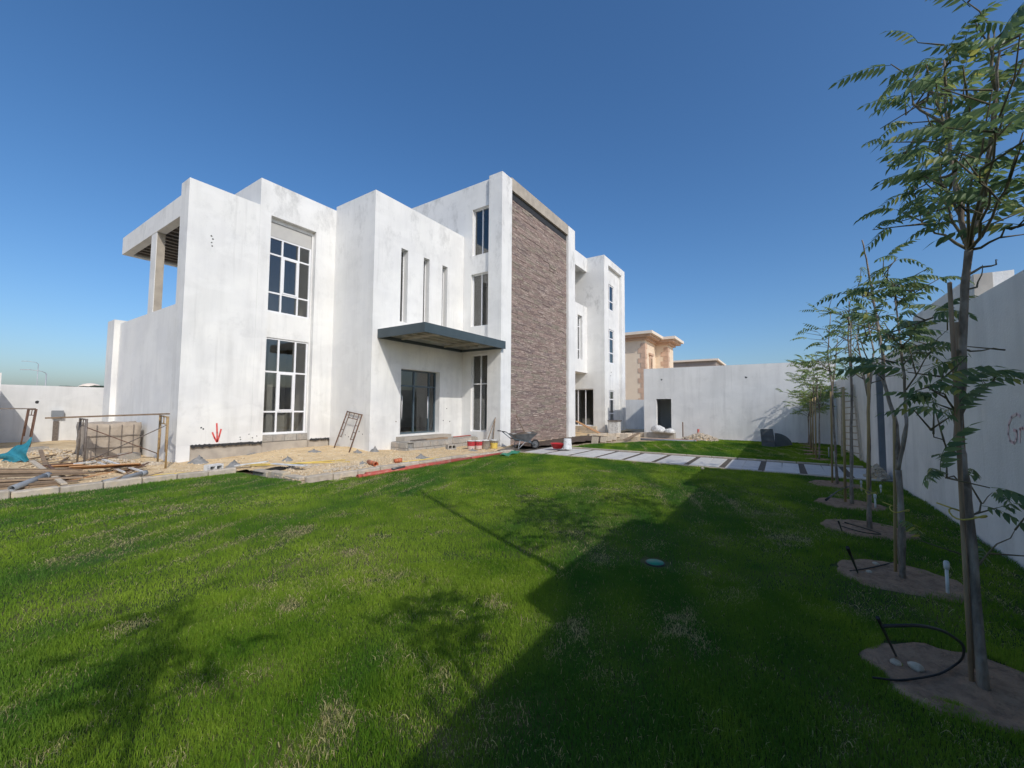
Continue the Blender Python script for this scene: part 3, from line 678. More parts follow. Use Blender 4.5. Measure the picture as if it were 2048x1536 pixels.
# things beyond the left wall
for px, py, d, lab in ((78,740,62,'nearer of two curved street lamps beyond the left wall'),(62,722,95,'farther faint street lamp beyond the left wall')):
    top = P(px+15, py+3, y=d); t = thing('street_lamp', lab, 'street lamp', (top.x, top.y, 0), 'street lamps beyond the left wall')
    MB().tube([(top.x,top.y,0),(top.x,top.y,top.z-.2)], .045).build('pole', M['galv'], t)
    MB().tube([(top.x,top.y,top.z-.2),(top.x-.3,top.y,top.z),(top.x-1.1,top.y,top.z+.1)], .03).build('arm', M['galv'], t)
    MB().obox((top.x-1.4,top.y,top.z+.08),(.3,0,.02),(0,.1,0),(0,0,.03)).build('lamp_head', M['galv'], t)
hq = P(192,773,y=120); fh = thing('low_roof', 'pale domed low building among dark trees beyond the left wall', 'building', (hq.x,120,0))
MB().box(hq.x-2.5,hq.x+4.5,118,124,0,hq.z-.5).build('wall', M['roof_far'], fh)
MB().lathe((hq.x-.6,121,hq.z-.5),[(2.0,0),(1.8,.5),(1.2,.95),(.5,1.15),(.01,1.2)],16).build('dome', M['peach_trim'], fh)
for k in range(9):
    c = P(120+k*11.5,777,y=100+k%3*6); r = .55+.4*random.random()
    bm = bmesh.new(); bmesh.ops.create_icosphere(bm, subdivisions=2, radius=r)
    for v in bm.verts: v.co *= 1+.3*mnoise.noise(v.co*2.3+Vector((k*3,0,0))); v.co.x *= 1.5
    me = bpy.data.meshes.new('crown'); bm.to_mesh(me); bm.free(); me.materials.append(M['far_dark'])
    t = thing('far_tree', ('first','second','third','fourth','fifth','sixth','seventh','eighth','last')[k]+' dark skyline tree from the left beyond the left wall', 'tree', (c.x,c.y,0), 'dark skyline trees')
    link('crown', me, t, Matrix.Translation((c.x,c.y,c.z-.3))); MB().tube([(c.x,c.y,0),(c.x,c.y,c.z-.4)], .12).build('trunk', M['bark'], t)

# ================================================================== TREES
def leafmat(name, g1, g2):
    m = bpy.data.materials.new(name); m.use_nodes = True; nt = m.node_tree; b = nt.nodes['Principled BSDF']; out = nt.nodes['Material Output']
    oi = N(nt,'ShaderNodeObjectInfo'); ge = N(nt,'ShaderNodeNewGeometry'); ad = N(nt,'ShaderNodeMath',operation='ADD'); fr = N(nt,'ShaderNodeMath',operation='FRACT')
    nt.links.new(oi.outputs['Random'], ad.inputs[0]); nt.links.new(ge.outputs['Random Per Island'], ad.inputs[1]); nt.links.new(ad.outputs[0], fr.inputs[0])
    rp = N(nt,'ShaderNodeValToRGB'); rp.color_ramp.elements[0].color = (*g1,1); rp.color_ramp.elements[1].color = (*g2,1); rp.color_ramp.elements[0].position = .2
    e = rp.color_ramp.elements.new(.93); e.color = (*g2,1); rp.color_ramp.elements[2].color = (.30,.30,.06,1); rp.color_ramp.elements[2].position = 1.0
    nt.links.new(fr.outputs[0], rp.inputs[0]); nt.links.new(rp.outputs[0], b.inputs['Base Color']); b.inputs['Roughness'].default_value = .45; b.inputs['Specular IOR Level'].default_value = .4
    tr = N(nt,'ShaderNodeBsdfTranslucent'); mx = N(nt,'ShaderNodeMixShader'); mx.inputs[0].default_value = .42
    h = N(nt,'ShaderNodeHueSaturation'); h.inputs['Value'].default_value = 1.7; h.inputs['Hue'].default_value = .48; nt.links.new(rp.outputs[0], h.inputs['Color']); nt.links.new(h.outputs[0], tr.inputs[0])
    nt.links.new(b.outputs[0], mx.inputs[1]); nt.links.new(tr.outputs[0], mx.inputs[2]); nt.links.new(mx.outputs[0], out.inputs[0])
    return m
M['leaf'] = leafmat('leaf', (.075,.135,.055), (.16,.23,.085))
M['leaf_far'] = leafmat('leaf_light', (.12,.19,.06), (.25,.32,.095))
def leaflet(mb, p, d, up, L, Wd, droop):
    d = d.normalized(); s = d.cross(up).normalized(); nn = s.cross(d)
    pts = [(0,0,0),(.25,.42,.03),(.55,.38,-.01),(1,0,-.10)]
    l = [p + d*L*a + s*Wd*b + nn*L*c for a,b,c in pts]; r = [p + d*L*a - s*Wd*b + nn*L*c for a,b,c in pts]
    mid = [p, p + d*L*.25 - nn*L*.02, p + d*L*.55 - nn*L*.05, l[3]]
    mb.add([mid[0], l[1], l[2], mid[3], r[2], r[1], mid[2]], [(0,5,4,6),(0,6,2,1),(6,4,3),(6,3,2)])
def frond_mesh(name, seed, L=.42, pairs=7, m='leaf', droop=.35):
    rnd = random.Random(seed); mb = MB(); pts = []
    for i in range(pairs+2):
        t = i/(pairs+1); pts.append(Vector((L*t*(1-.12*t*droop), 0.02*math.sin(t*3+seed), -L*droop*t*t*.75+.05*L*math.sin(t*3.1))))
    mb.tube(pts, [.0035*(1-.6*i/(pairs+1)) for i in range(pairs+2)], 3, False)
    for i in range(1, pairs+2):
        p = pts[i]; tan = (pts[min(i+1,pairs+1)]-pts[i-1]).normalized()
        sz = .115*L/.42*(1-.35*abs(i/(pairs+1)-.45))*rnd.uniform(.85,1.12)
        if i == pairs+1: leaflet(mb, p, tan+Vector((0,0,-.3)), Vector((0,0,1)), sz, sz*.42, .1)
        else:
            for s in (-1, 1):
                d = tan*.45 + Vector((0, s*.62, 0)) + Vector((0,0,-.62+rnd.uniform(-.25,.25)))
                leaflet(mb, p, d, Vector((0,s*.3,1)), sz, sz*rnd.uniform(.36,.46), .1)
    me = bpy.data.meshes.new(name); me.from_pydata(mb.v, [], mb.f); me.materials.append(M[m]); me.update(); return me
FR = [frond_mesh('leaf', s, .40+.05*(s%3), 6+s%3, 'leaf', .25+.18*(s%4)) for s in range(6)]
FRF = [frond_mesh('leaf', s+20, .40, 6, 'leaf_far', .25+.2*(s%3)) for s in range(4)]
def orient(p, d, roll=0):
    d = d.normalized(); up = Vector((0,0,1)); s = up.cross(d)
    s = s.normalized() if s.length > .05 else Vector((1,0,0)); u = d.cross(s)
    m_ = Matrix((d, s, u)).transposed().to_4x4() @ Matrix.Rotation(roll, 4, 'X'); m_.translation = p; return m_
def curve(a, b, n=6, sag=.1, jit=.03, rnd=random):
    a, b = Vector(a), Vector(b); o = []
    side = Vector((rnd.uniform(-1,1), rnd.uniform(-1,1), rnd.uniform(0,.6)))*sag*(b-a).length
    for i in range(n+1):
        t = i/n; p = a.lerp(b, t) + side*math.sin(math.pi*t)
        if 0 < i < n: p += Vector((rnd.uniform(-jit,jit), rnd.uniform(-jit,jit), rnd.uniform(-jit,jit)))
        o.append(p)
    return o
def tree(name, label, stems, limbs, nleaf, seed, group=None, fr=FR, singles=True, scale=(.5,.74), low=None, spread=1.0, cat='tree'):
    """stems: [(points, r0, r1)], limbs: [(start, end, r, leaves)]"""
    rnd = random.Random(seed); b = Vector(stems[0][0][0])
    t = thing(name, label, cat, b, group)
    mb = MB()
    for pts, r0, r1 in stems:
        pts = [Vector(p) for p in pts]; dense = []
        for i in range(len(pts)-1):
            for k in range(4): dense.append(pts[i].lerp(pts[i+1], k/4) + Vector((rnd.uniform(-1,1), rnd.uniform(-1,1), 0))*.006)
        dense.append(pts[-1]); n = len(dense)
        mb.tube(dense, [(r0+(r1-r0)*i/(n-1))*rnd.uniform(.9,1.1)*(1.18 if i % 7 == 3 else 1)*(1.15 if i == 0 and dense[0].z < .1 else 1) for i in range(n)], 9)
    mb.build('trunk', M['bark'], t)
    tw = MB(); spots_ = []
    for a, e, r, k in limbs:
        c = curve(a, e, 6, .08, .02, rnd); tw.tube(c, [r*(1-.75*i/6) for i in range(7)], 5)
        axis = (c[-1]-c[0]).normalized()
        for i in range(k):
            u = rnd.uniform(.22, 1.0) if i else 1.0; j = min(5, int(u*6)); p = c[j].lerp(c[j+1], u*6-j)
            if rnd.random() < .5:
                d2 = (axis*.5 + Vector((rnd.gauss(0,1), rnd.gauss(0,1), rnd.uniform(-.2,.7)))).normalized(); q_ = p + d2*rnd.uniform(.12,.32)*spread
                tw.tube([p, q_], [.006,.003], 4); p = q_
            d = (axis*.35 + Vector((rnd.gauss(0,1), rnd.gauss(0,1), rnd.uniform(-.15,.75)))).normalized()
            spots_.append((p, d))
    crown = tw.build('crown', M['twig'], t)
    if singles:
        for p, d in spots_: link('leaf', fr[rnd.randrange(len(fr))], crown, orient(p, d, rnd.uniform(-.6,.6)) @ Matrix.Scale(rnd.uniform(*scale), 4))
    else:
        V, F = [], []
        for p, d in spots_:
            me = fr[rnd.randrange(len(fr))]; w_ = orient(p, d, rnd.uniform(-.6,.6)) @ Matrix.Scale(rnd.uniform(*scale), 4); o_ = len(V)
            V += [w_ @ v.co for v in me.vertices]; F += [tuple(o_+i for i in f.vertices) for f in me.polygons]
        me = bpy.data.meshes.new('foliage'); me.from_pydata([tuple(v) for v in V], [], F); me.materials.append(fr[0].materials[0])
        tag(link('foliage', me, crown), kind='stuff')
    return t
def A(px, py, y): return P(px, py, y=y)
GT = 'young trees along the boundary wall'
# first tree in frame: tall, dense crown leaving the frame at top right
b0 = Vector((3.72,-.97,-.03)); s1 = [b0, A(1935,1000,-.97), A(1918,880,-.97), A(1925,640,-.98), A(1938,500,-1.0)]
fk = Vector(s1[-1])
tips = [((1888,90),-.9),((1935,5),-1.0),((1990,80),-1.1),((2035,150),-1.1),((1815,150),-.86),((1812,230),-.88),((1810,310),-.9),((1850,250),-.9),((1880,330),-.95),((1960,260),-1.15),((2030,330),-1.1),((1840,430),-.9),((1840,350),-.88),((1990,420),-1.2),((2045,450),-1.2),((1930,160),-.92),((1860,160),-.95),((1985,180),-.95),((1900,400),-1.3),((2040,70),-.9),((1960,340),-.8),((1815,390),-.92)]
up_l = [fk, A(1912,380,-.96), A(1893,250,-.94), A(1888,120,-.92)]; up_r = [fk, A(1965,400,-1.05), A(1985,250,-1.08), A(2000,100,-1.05)]
limbs = []
rr = random.Random(3)
for (q_, yv) in tips:
    e = A(q_[0], q_[1], yv); side = up_l if q_[0] < 1935 else up_r
    z_ = max(fk.z, e.z-rr.uniform(.3,.9)); base = min((side[i].lerp(side[i+1], k/4) for i in range(3) for k in range(5)), key=lambda v: abs(v.z-z_))
    limbs.append((base, e, .010, 7))
limbs += [(A(1918,700,-.97), A(1870,770,-.8), .012, 4), (A(1920,890,-.97), A(1990,760,-1.3), .010, 4), (A(1912,850,-.97), A(1860,770,-.75), .009, 6), (A(1910,905,-.97), A(1860,860,-.8), .007, 4),
          (A(1925,555,-.98), A(1995,520,-1.4), .010, 0), (A(1920,700,-.97), A(2010,700,-1.3), .010, 1), (A(1922,600,-.98), A(1965,530,-1.2), .008, 0), (A(1930,1040,-.97), A(1985,985,-1.2), .007, 5), (A(1940,1150,-.97), A(2030,1060,-1.3), .008, 4), (A(1915,960,-.97), A(1890,950,-.8), .005, 5)]
limbs += [(A(2046,700,-1.0), A(2046,600,-1.0), .006, 0)][:0]
tree('young_tree', 'tallest nearest young tree with dense pinnate crown at the right edge', [(s1,.025,.019),(up_l,.015,.005),(up_r,.015,.005)], limbs, 260, 11, GT)
# second tree: forked, sparse, bare leader
b2 = Vector((5.63,-.95,-.03)); f2 = A(1797,940,-.95); f3 = A(1792,850,-.95)
st = [([b2, A(1803,1060,-.95), f2],.029,.026), ([f2, f3, A(1768,760,-.9), A(1765,700,-.9), A(1745,590,-.9), A(1735,530,-.85), A(1724,480,-.8)],.022,.006), ([f2, A(1812,850,-1.0), A(1812,800,-1.05), A(1803,700,-1.0), A(1790,600,-1.0)],.018,.007)]
lb = [(A(1790,600,-1.0),A(1765,540,-.9),.008,7),(A(1745,590,-.9),A(1800,570,-1.1),.010,12),(A(1745,600,-.9),A(1735,590,-.6),.008,6),(A(1790,620,-1.0),A(1830,580,-1.2),.010,12),(A(1803,700,-1.0),A(1860,690,-1.2),.011,11),(A(1803,700,-1.0),A(1770,665,-.7),.010,7),(A(1806,730,-1.0),A(1840,700,-1.3),.008,9),(A(1768,760,-.9),A(1790,725,-.7),.007,5),(A(1812,780,-1.0),A(1895,660,-1.3),.008,2),(A(1765,690,-.9),A(1800,655,-1.1),.007,7),(A(1805,700,-1.0),A(1850,640,-.9),.007,8)]
tree('young_tree', 'forked young tree with a bare leader, second from the right edge', st, lb, 0, 21, GT)
def sapling(x, seed, h, n, label, y=TREE_Y, lean=0, fr=FRF, singles=False, sc=(.8,1.1), r0=.028, c0=.5, ang=(0,6.28), ls=1.0):
    rnd = random.Random(seed); b_ = Vector((x, y, -.03)); top = b_ + Vector((lean, rnd.uniform(-.1,.1), h)); fkz = h*c0
    fork = b_.lerp(top, c0) + Vector((rnd.uniform(-.04,.04), rnd.uniform(-.04,.04), 0))
    st_ = [([b_, b_.lerp(fork,.5)+Vector((rnd.uniform(-.03,.03),0,0)), fork, fork.lerp(top,.5)+Vector((rnd.uniform(-.08,.08),rnd.uniform(-.08,.08),0)), top], r0, .007)]
    st_.append(([fork, fork+Vector((rnd.uniform(-.25,.25), rnd.uniform(-.25,.25), (h-fkz)*.7))], r0*.55, .006))
    lb_ = []
    for i in range(9):
        a_ = fork.lerp(top, rnd.uniform(0,.8)); an = rnd.uniform(*ang); L = rnd.uniform(.4,.95)*(h/3.2)*ls
        lb_.append((a_, a_+Vector((math.cos(an)*L, math.sin(an)*L, rnd.uniform(.15,.7))), .009, n))
    return tree('young_tree', label, st_, lb_, 0, seed, GT, fr, singles, sc)
sapling(7.66, 31, 3.2, 3, 'slender young tree third from the right edge beside a yellow-tied stake', lean=.25, singles=True, c0=.6, ls=.55, sc=(.5,.75))
sapling(9.42, 32, 3.7, 5, 'young tree fourth from the right edge with twin thin stems', lean=.1, singles=True, c0=.62, ls=.6, sc=(.55,.8))
sapling(11.75, 33, 3.9, 8, 'leafy young tree nearest the slab path', lean=-.1, c0=.55, ls=.75, sc=(.6,.9))
for k, x in enumerate(TREE_X[7:]):
    sapling(x, 40+k, (3.0,2.9,2.5,2.6,2.4,2.5)[k], 6, ('first','second','third','fourth','fifth','last')[k]+' young tree of the far clump beyond the path', lean=(-.2,.3,.1,-.3,.2,.1)[k], c0=.55, sc=(.8,1.1), ls=1.0)
# trees beside the camera whose shadows fall on the lawn
sapling(.75, 61, 3.3, 5, 'young tree just right of the frame, its shadow dappling the lawn', fr=FR, c0=.62, sc=(.5,.7), ls=.6, y=-1.15)
sapling(-.95, 62, 4.1, 7, 'young tree beside the viewpoint, its shadow at the lower left lawn', fr=FR, c0=.76, sc=(.5,.7), ls=.4)
tree('young_tree', 'tall slim pole-like tree whose thin shadow crosses the lawn', [([(2.42,-1.03,-.03),(2.43,-1.02,2.5),(2.45,-1.0,4.4),(2.5,-1.0,6.1)],.06,.034)],
     [((2.45,-1.0,4.7),(2.85,-.9,4.85),.012,5),((2.48,-1.0,5.4),(2.3,-.85,5.9),.008,3)], 0, 63, GT)

# stakes and ties
def stake(px0, py0, px1, py1, y, r, m, label):
    a, b_ = P(px0,py0,y=y), P(px1,py1,y=y); a.z = min(a.z,.0)-.04
    o = MB().tube([a, a.lerp(b_,.33)+Vector((.006,0,0)), a.lerp(b_,.66)-Vector((.005,0,0)), b_], [r*1.05, r, r*.98, r*.95], 10).build('tree_stake', m)
    return tag(o, label, 'stake', 'wooden tree stakes')
stake(1945,1385,1899,565,-.93,.012,M['stake'],'taller wooden stake tied to the nearest tree')
stake(1950,1390,1911,645,-1.0,.015,M['stake'],'shorter thick wooden stake tied to the nearest tree')
stake(1791,1158,1788,830,-.93,.013,M['bamboo'],'yellowish stake beside the forked second tree')
stake(1736,1050,1737,720,-.98,.017,M['bamboo'],'ochre stake beside the third tree')
for (x, dx), lab in zip(((9.42,.1),(11.75,.09),(17.2,.1),(18.9,-.1),(20.4,.1)),('fourth tree','tree by the path','first tree of the far clump','second tree of the far clump','third tree of the far clump')):
    o = MB().tube([(x+dx,TREE_Y+.08,-.04),(x+dx*.8,TREE_Y+.06,1.2),(x+dx*.6,TREE_Y+.05,2.1)], .02, 8).build('tree_stake', M['bamboo'])
    tag(o, 'thin wooden stake beside the '+lab, 'stake', 'wooden tree stakes')
def tie(c, r, z, label):
    pts = [Vector((c[0]+r*math.cos(t)*1.0, c[1]+r*.8*math.sin(t), z+.02*math.sin(t*2))) for t in np.linspace(0, 6.28, 18)]
    pts += [Vector((c[0]+r+.08, c[1]+.1, z+.03))]
    return tag(MB().tube(pts, .005, 5).build('rope_tie', M['rope']), label, 'rope', 'yellow rope ties')
q = P(1935,1030,y=-.97); tie((q.x,-.97), .10, q.z, 'yellow rope tying the nearest tree to its stakes')
q = P(1800,1020,y=-.95); tie((q.x+.02,-.95), .09, q.z, 'yellow rope tying the forked tree to its stake')
q = P(1742,985,y=-.98); tie((q.x,-.98), .07, q.z, 'yellow rope on the third tree stake')

# drip-irrigation hoses in the soil pits
def hose(pts, label, r=.0065):
    c = []
    for i in range(len(pts)-1):
        for k in range(6): c.append(Vector(pts[i]).lerp(Vector(pts[i+1]), k/6))
    c.append(Vector(pts[-1]))
    for _ in range(4): c = [c[0]]+[(c[i-1]+c[i]*2+c[i+1])/4 for i in range(1,len(c)-1)]+[c[-1]]
    return tag(MB().tube(c, r, 7).build('irrigation_hose', M['black_plastic']), label, 'hose', 'black irrigation hoses')
def g(px, py, z=.03): return P(px, py, z=z)
hose([g(1745,1355), g(1800,1362), g(1880,1350), g(1925,1320), P(1930,1290,y=-.7), P(1890,1262,y=-.55), P(1840,1250,y=-.42), P(1765,1252,y=-.3)], 'looped black hose in the nearest soil pit')
hose([P(1755,1235,y=-.28), g(1792,1312,.0)], 'black hose stub pushed into the nearest soil pit')
hose([g(1700,1142), g(1740,1136), g(1790,1124)], 'black hose lying in the second soil pit')
hose([P(1695,1095,y=-.2), g(1716,1146,0)], 'black hose stub at the left of the second soil pit')
hose([g(1682,1052), g(1725,1065), g(1770,1070), P(1725,1055,y=-.75), P(1690,1045,y=-.45)], 'folded black hose in the third soil pit')
hose([P(1677,1043,y=-.35), g(1684,1062,0)], 'black hose stub at the left of the third soil pit')
hose([P(1652,1000,y=-.2), P(1675,982,y=-.6), P(1695,973,y=-.9), g(1710,972)], 'arched black hose by the fourth soil pit')
def riser(px, py, h, label, z=.0):
    p = g(px, py, z); t = thing('irrigation_riser', label, 'pipe', (p.x,p.y,0), 'white irrigation risers')
    MB().tube([(p.x,p.y,-.03),(p.x,p.y,h)], .013, 8).build('pipe', M['white_plastic'], t)
    MB().lathe((p.x,p.y,h),[(.018,-.02),(.021,.01),(.021,.04),(.014,.055)],10).build('cap', M['white_plastic'], t)
riser(1896,1192,.26,'white riser pipe standing right of the second tree')
riser(1751,1018,.2,'white riser pipe behind the third tree stake')
riser(1723,982,.16,'white riser pipe right of the fourth tree')
riser(1762,985,.1,'short white riser on the grass near the wall')
for k,(px,py) in enumerate(((1658,915),(1663,908),(1669,925))): riser(px,py,.3,('left','middle','right')[k]+' small white riser beyond the path')
for k,(px,py,s) in enumerate(((1752,1128,.035),(1738,1143,.03),(1833,1335,.04),(1790,1325,.03),(1405,937,.05))):
    bm = bmesh.new(); bmesh.ops.create_icosphere(bm, subdivisions=2, radius=s)
    for v in bm.verts: v.co *= 1+.4*mnoise.noise(v.co*20+Vector((k,0,0))); v.co.z *= .7
    me = bpy.data.meshes.new('stone'); bm.to_mesh(me); bm.free(); me.materials.append(M['stone_pale'])
    tag(link('stone', me, None, Matrix.Translation(g(px,py,.02))), ('white stone in the second soil pit','small white stone by the hose in the second soil pit','white stone in the nearest soil pit','small pale stone at the edge of the nearest soil pit','pale stone lying on the sunny lawn before the path')[k], 'stone')
# valve box lid sunk in the lawn
vp = g(1310,1127,.0); t = thing('valve_box', 'round green irrigation valve box lid sunk in the shaded lawn', 'valve box', (vp.x,vp.y,0))
MB().lathe((vp.x,vp.y,0),[(.10,-.05),(.105,.01),(.097,.014)],20).build('rim', M['black_plastic'], t); MB().lathe((vp.x,vp.y,0),[(.095,.0),(.09,.018),(.02,.022)],20).build('lid', M['green_plastic'], t)

# ================================================================== BUILDING-SITE THINGS
def S(px, py, dz=0):
    """point on the sand surface under a pixel"""
    z = .08
    for _ in range(6):
        p = P(px, py, z=z); z = sand_z(p.x, p.y) if in_sand(p.x, p.y) else 0.0
    p.z = z + dz; return p
def rod(name, a, b, r, m, label, cat, group=None, n=8, hollow=False):
    return tag(MB().tube([a, Vector(a).lerp(Vector(b),.5), b], r, n).build(name, m), label, cat, group)
def pipe(name, a, b, r, m, label, cat='pipe', group=None):
    a, b = Vector(a), Vector(b); d = (b-a).normalized(); t = thing(name, label, cat, a, group); n = 16
    mb = MB(); up = Vector((0,0,1)) if abs(d.z) < .9 else Vector((1,0,0)); s = d.cross(up).normalized(); u = s.cross(d)
    def ring(c, rr): return [c + rr*(math.cos(2*math.pi*k/n)*s + math.sin(2*math.pi*k/n)*u) for k in range(n)]
    vs = ring(a,r)+ring(b,r)+ring(b,r*.88)+ring(a,r*.88); fs = []
    for q_ in range(4):
        for k in range(n): fs.append((q_*n+k, q_*n+(k+1)%n, ((q_+1)%4)*n+(k+1)%n, ((q_+1)%4)*n+k))
    mb.add(vs, fs, True); mb.build('pipe_wall', m, t)
    mb = MB(); e = b-d*.12; vs = ring(e,r*1.12)+ring(b+d*.002,r*1.12)+ring(b+d*.002,r*.99)+ring(e,r*.99); mb.add(vs, fs, True); mb.build('socket', m, t)
    MB().add(ring((a+b)/2, r*.87), [tuple(range(n))]).build('painted_inside_shade', M['dark'], t)  # black disc across the bore; its colour stands for the shade there
    return t
# --- scaffold H-frames
def hframe(p0, p1, h, label, m, group, top=None):
    """posts at p0,p1 (bottoms); top: offset of the tops (for a leaning frame)"""
    p0, p1 = Vector(p0), Vector(p1); off = Vector(top) if top else Vector((0,0,h)); d = (p1-p0); t = thing('scaffolding', label, 'scaffold', p0, group); dn = d.normalized()
    for p in (p0, p1): MB().tube([p, p+off], .022, 8).build('post', m, t)
    def bar(name, a, b, r): MB().tube([a, b], r, 6).build(name, m, t)
    bar('top_rail', p0+off*.985, p1+off*.985, .02)
    bar('rail', p0+off*.84+dn*.16, p1+off*.84-dn*.16, .016)
    for p, s in ((p0,1),(p1,-1)):
        bar('inner_post', p+dn*.16*s+off*.30, p+dn*.16*s+off*.98, .015)
        for f in (.32,.5,.68): bar('rung', p+off*f, p+dn*.16*s+off*f, .011)
    bar('rail_stub', p0+d*.5+off*.84, p0+d*.5+off*.98, .012)
    return t
GS = 'scaffold frames on the building site'
A0, A1 = S(168,932), S(153,924); B0, B1 = S(331,937), S(301,919)
A1 = A0 + (A1-A0).normalized()*1.0; A1.z = sand_z(A1.x,A1.y); B1 = B0+(B1-B0).normalized()*1.05; B1.z = sand_z(B1.x,B1.y)
hA = P(168,838,y=A0.y).z-A0.z; hB = P(331,833,y=B0.y).z-B0.z
hframe(A0, A1, hA, 'left scaffold frame of the low bay before the wrapped block stack', M['rust_grey'], GS)
hframe(B0, B1, hB, 'right ochre scaffold frame of the low bay beside the villa corner', M['yellow_steel'], GS)
rod('cross_brace', A0+Vector((0,0,hA*.82)), B1+Vector((0,0,hB*.2)), .012, M['rust'], 'scaffold cross brace falling from left to right', 'brace', 'scaffold cross braces')
rod('cross_brace', A0+Vector((.05,.03,hA*.08)), B0+Vector((0,.03,hB*.84)), .012, M['rust_grey'], 'scaffold cross brace rising from left to right', 'brace', 'scaffold cross braces')
am = (A0+A1)/2+Vector((0,0,hA)); bm_ = (B0+B1)/2+Vector((0,0,hB)); dd_ = (bm_-am); pa = am-dd_*.42+Vector((0,0,.045)); pb = bm_+dd_*.03+Vector((0,0,.045))
tag(MB().beam(pa,pb,.22,.04).build('scaffold_plank', M['timber']), 'long weathered plank laid across the low scaffold bay', 'plank')
L0, L1 = S(58,898), S(52,890)
L1 = L0 + Vector((-.1,.9,0)); L2 = L0+Vector((-1.5,.2,0))
hframe(L0, L1, P(66,818,y=L0.y).z-L0.z, 'rusty scaffold frame at the far left edge', M['rust'], GS, top=(.12,.05,P(66,818,y=L0.y).z-L0.z))
hframe(L2, L2+Vector((-.1,.9,0)), 1.35, 'scaffold frame cut by the left picture edge', M['rust'], GS)
zt = P(66,818,y=L0.y).z
tag(MB().beam((L0.x+.1,L0.y+.05,zt+.01),(L2.x-.3,L2.y,zt+.02),.04,.04).build('scaffold_rail', M['rust_grey']), 'steel rail joining the two frames at the left edge', 'rail')
tb = thing('work_bench', 'dark low workbench in the shade at the far left edge', 'bench', (L2.x+.7,L2.y+3.2,0))
q = S(12,893); boxobj('bench_top', M['pvc_grey'], tb, q.x-.9,q.x+.42,q.y+2.2,q.y+2.8,.62,.68)
for dx in (-.8,.35):
    for dy in (2.25,2.72): boxobj('leg', M['rust_grey'], tb, q.x+dx,q.x+dx+.05,q.y+dy,q.y+dy+.05,-.02,.619)
# leaning frame against the entrance block
F0, F1 = S(665,900), S(697,906); F0 = Vector((8.42,13.0,sand_z(8.42,13.0))); F1 = Vector((8.42,12.15,sand_z(8.42,12.15)))
T0 = P(695,822,x=X3-.05); T1 = P(733,823,x=X3-.05)
hframe(F0, F1, 1.5, 'rusty scaffold frame leaning against the entrance block side wall', M['rust'], GS, top=tuple(T0-F0))

# --- wrapped block stack
wx0, wx1, wy0, wy1 = 3.02, 4.22, 16.75, 17.9
bm = bmesh.new(); bmesh.ops.create_cube(bm, size=1); bmesh.ops.subdivide_edges(bm, edges=list(bm.edges), cuts=7, use_grid_fill=True)
for v in bm.verts:
    n_ = mnoise.noise(v.co*4); v.co.x = (wx0+wx1)/2 + v.co.x*(wx1-wx0)*(1+.05*n_); v.co.y = (wy0+wy1)/2 + v.co.y*(wy1-wy0)*(1+.05*n_); v.co.z = .05 + (v.co.z+.5)*1.08*(1+.05*mnoise.noise(Vector((v.co.x*3,v.co.y*3,0))))
me = bpy.data.meshes.new('wrapping'); bm.to_mesh(me); bm.free(); me.materials.append(M['burlap'])
for p_ in me.polygons: p_.use_smooth = True
t = thing('block_stack', 'block stack wrapped in tan sheeting behind the scaffold bay', 'stack', ((wx0+wx1)/2,(wy0+wy1)/2,0))
link('wrapping', me, t)
for i in range(4): boxobj('band', M['rust_grey'], t, wx0+.2+i*.27, wx0+.215+i*.27, wy0-.045, wy0-.03, .08, 1.08)
for zv in (.4,.75): boxobj('band', M['rust_grey'], t, wx0-.02, wx1+.02, wy0-.05, wy0-.032, zv, zv+.015)

# --- timber pile and loose planks
ORD = ['first','second','third','fourth','fifth','sixth','seventh','eighth','ninth','tenth','eleventh','twelfth','thirteenth','fourteenth','fifteenth','last']
rt = random.Random(5); TL = ['lowest','second','third','fourth','fifth','sixth','seventh','eighth','ninth','tenth','eleventh','twelfth','topmost']
for i in range(13):
    a = Vector((.35+rt.uniform(-.1,.1), 12.35+.05*i+rt.uniform(-.05,.05), .10+.034*i)); b_ = Vector((1.75+.06*i+rt.uniform(-.35,.35), 12.25+.09*i+rt.uniform(-.12,.12), .06+.012*i))
    tag(MB().beam(a, b_, .12, .032).build('timber_board', M['timber']), TL[i]+' board of the timber pile at the left edge, counted from the bottom', 'board', 'boards in the timber pile')
for i in range(16):
    c_ = S(70+i*14.5+rt.uniform(-6,6), rt.uniform(908,962)); an = rt.uniform(-.9,.9); L_ = rt.uniform(.3,.9); dz = rt.uniform(.02,.22)
    if c_.x + L_/2 > XF-.1: c_.x = XF-.1-L_/2
    d_ = Vector((math.cos(an), math.sin(an), 0))*L_/2
    tag(MB().beam(c_-d_+Vector((0,0,.03)), c_+d_+Vector((0,0,.03+dz)), rt.uniform(.025,.07), .02).build('lath', M[rt.choice(('timber','timber','rust_grey','rust','stone_pale','plywood'))]), ORD[i]+' thin loose lath from the left in the debris around the scaffold bay', 'lath', 'loose laths in the debris')
def board(px0,py0,px1,py1,w_,th,m,label,name='plank',cat='plank',z0=.03,z1=.03,group='loose planks in the debris'):
    a, b_ = S(px0,py0), S(px1,py1); a.z += z0; b_.z += z1
    return tag(MB().beam(a,b_,w_,th).build(name,m), label, cat, group)
board(62,945,128,974,.09,.03,M['stone_pale'],'pale plank sliding off the timber pile onto the grey pipe',z0=.28,z1=.06)
board(205,930,283,951,.05,.03,M['white_plastic'],'upper white batten crossing the debris',z0=.16,z1=.1)
board(196,935,248,951,.04,.03,M['white_plastic'],'lower white batten crossing the debris',z0=.14,z1=.08)
board(85,941,150,934,.06,.04,M['rust'],'reddish steel channel left of the scaffold',z0=.12,z1=.1)
board(148,936,190,930,.05,.04,M['white_plastic'],'whitish tube continuing the reddish channel',z0=.1,z1=.1)
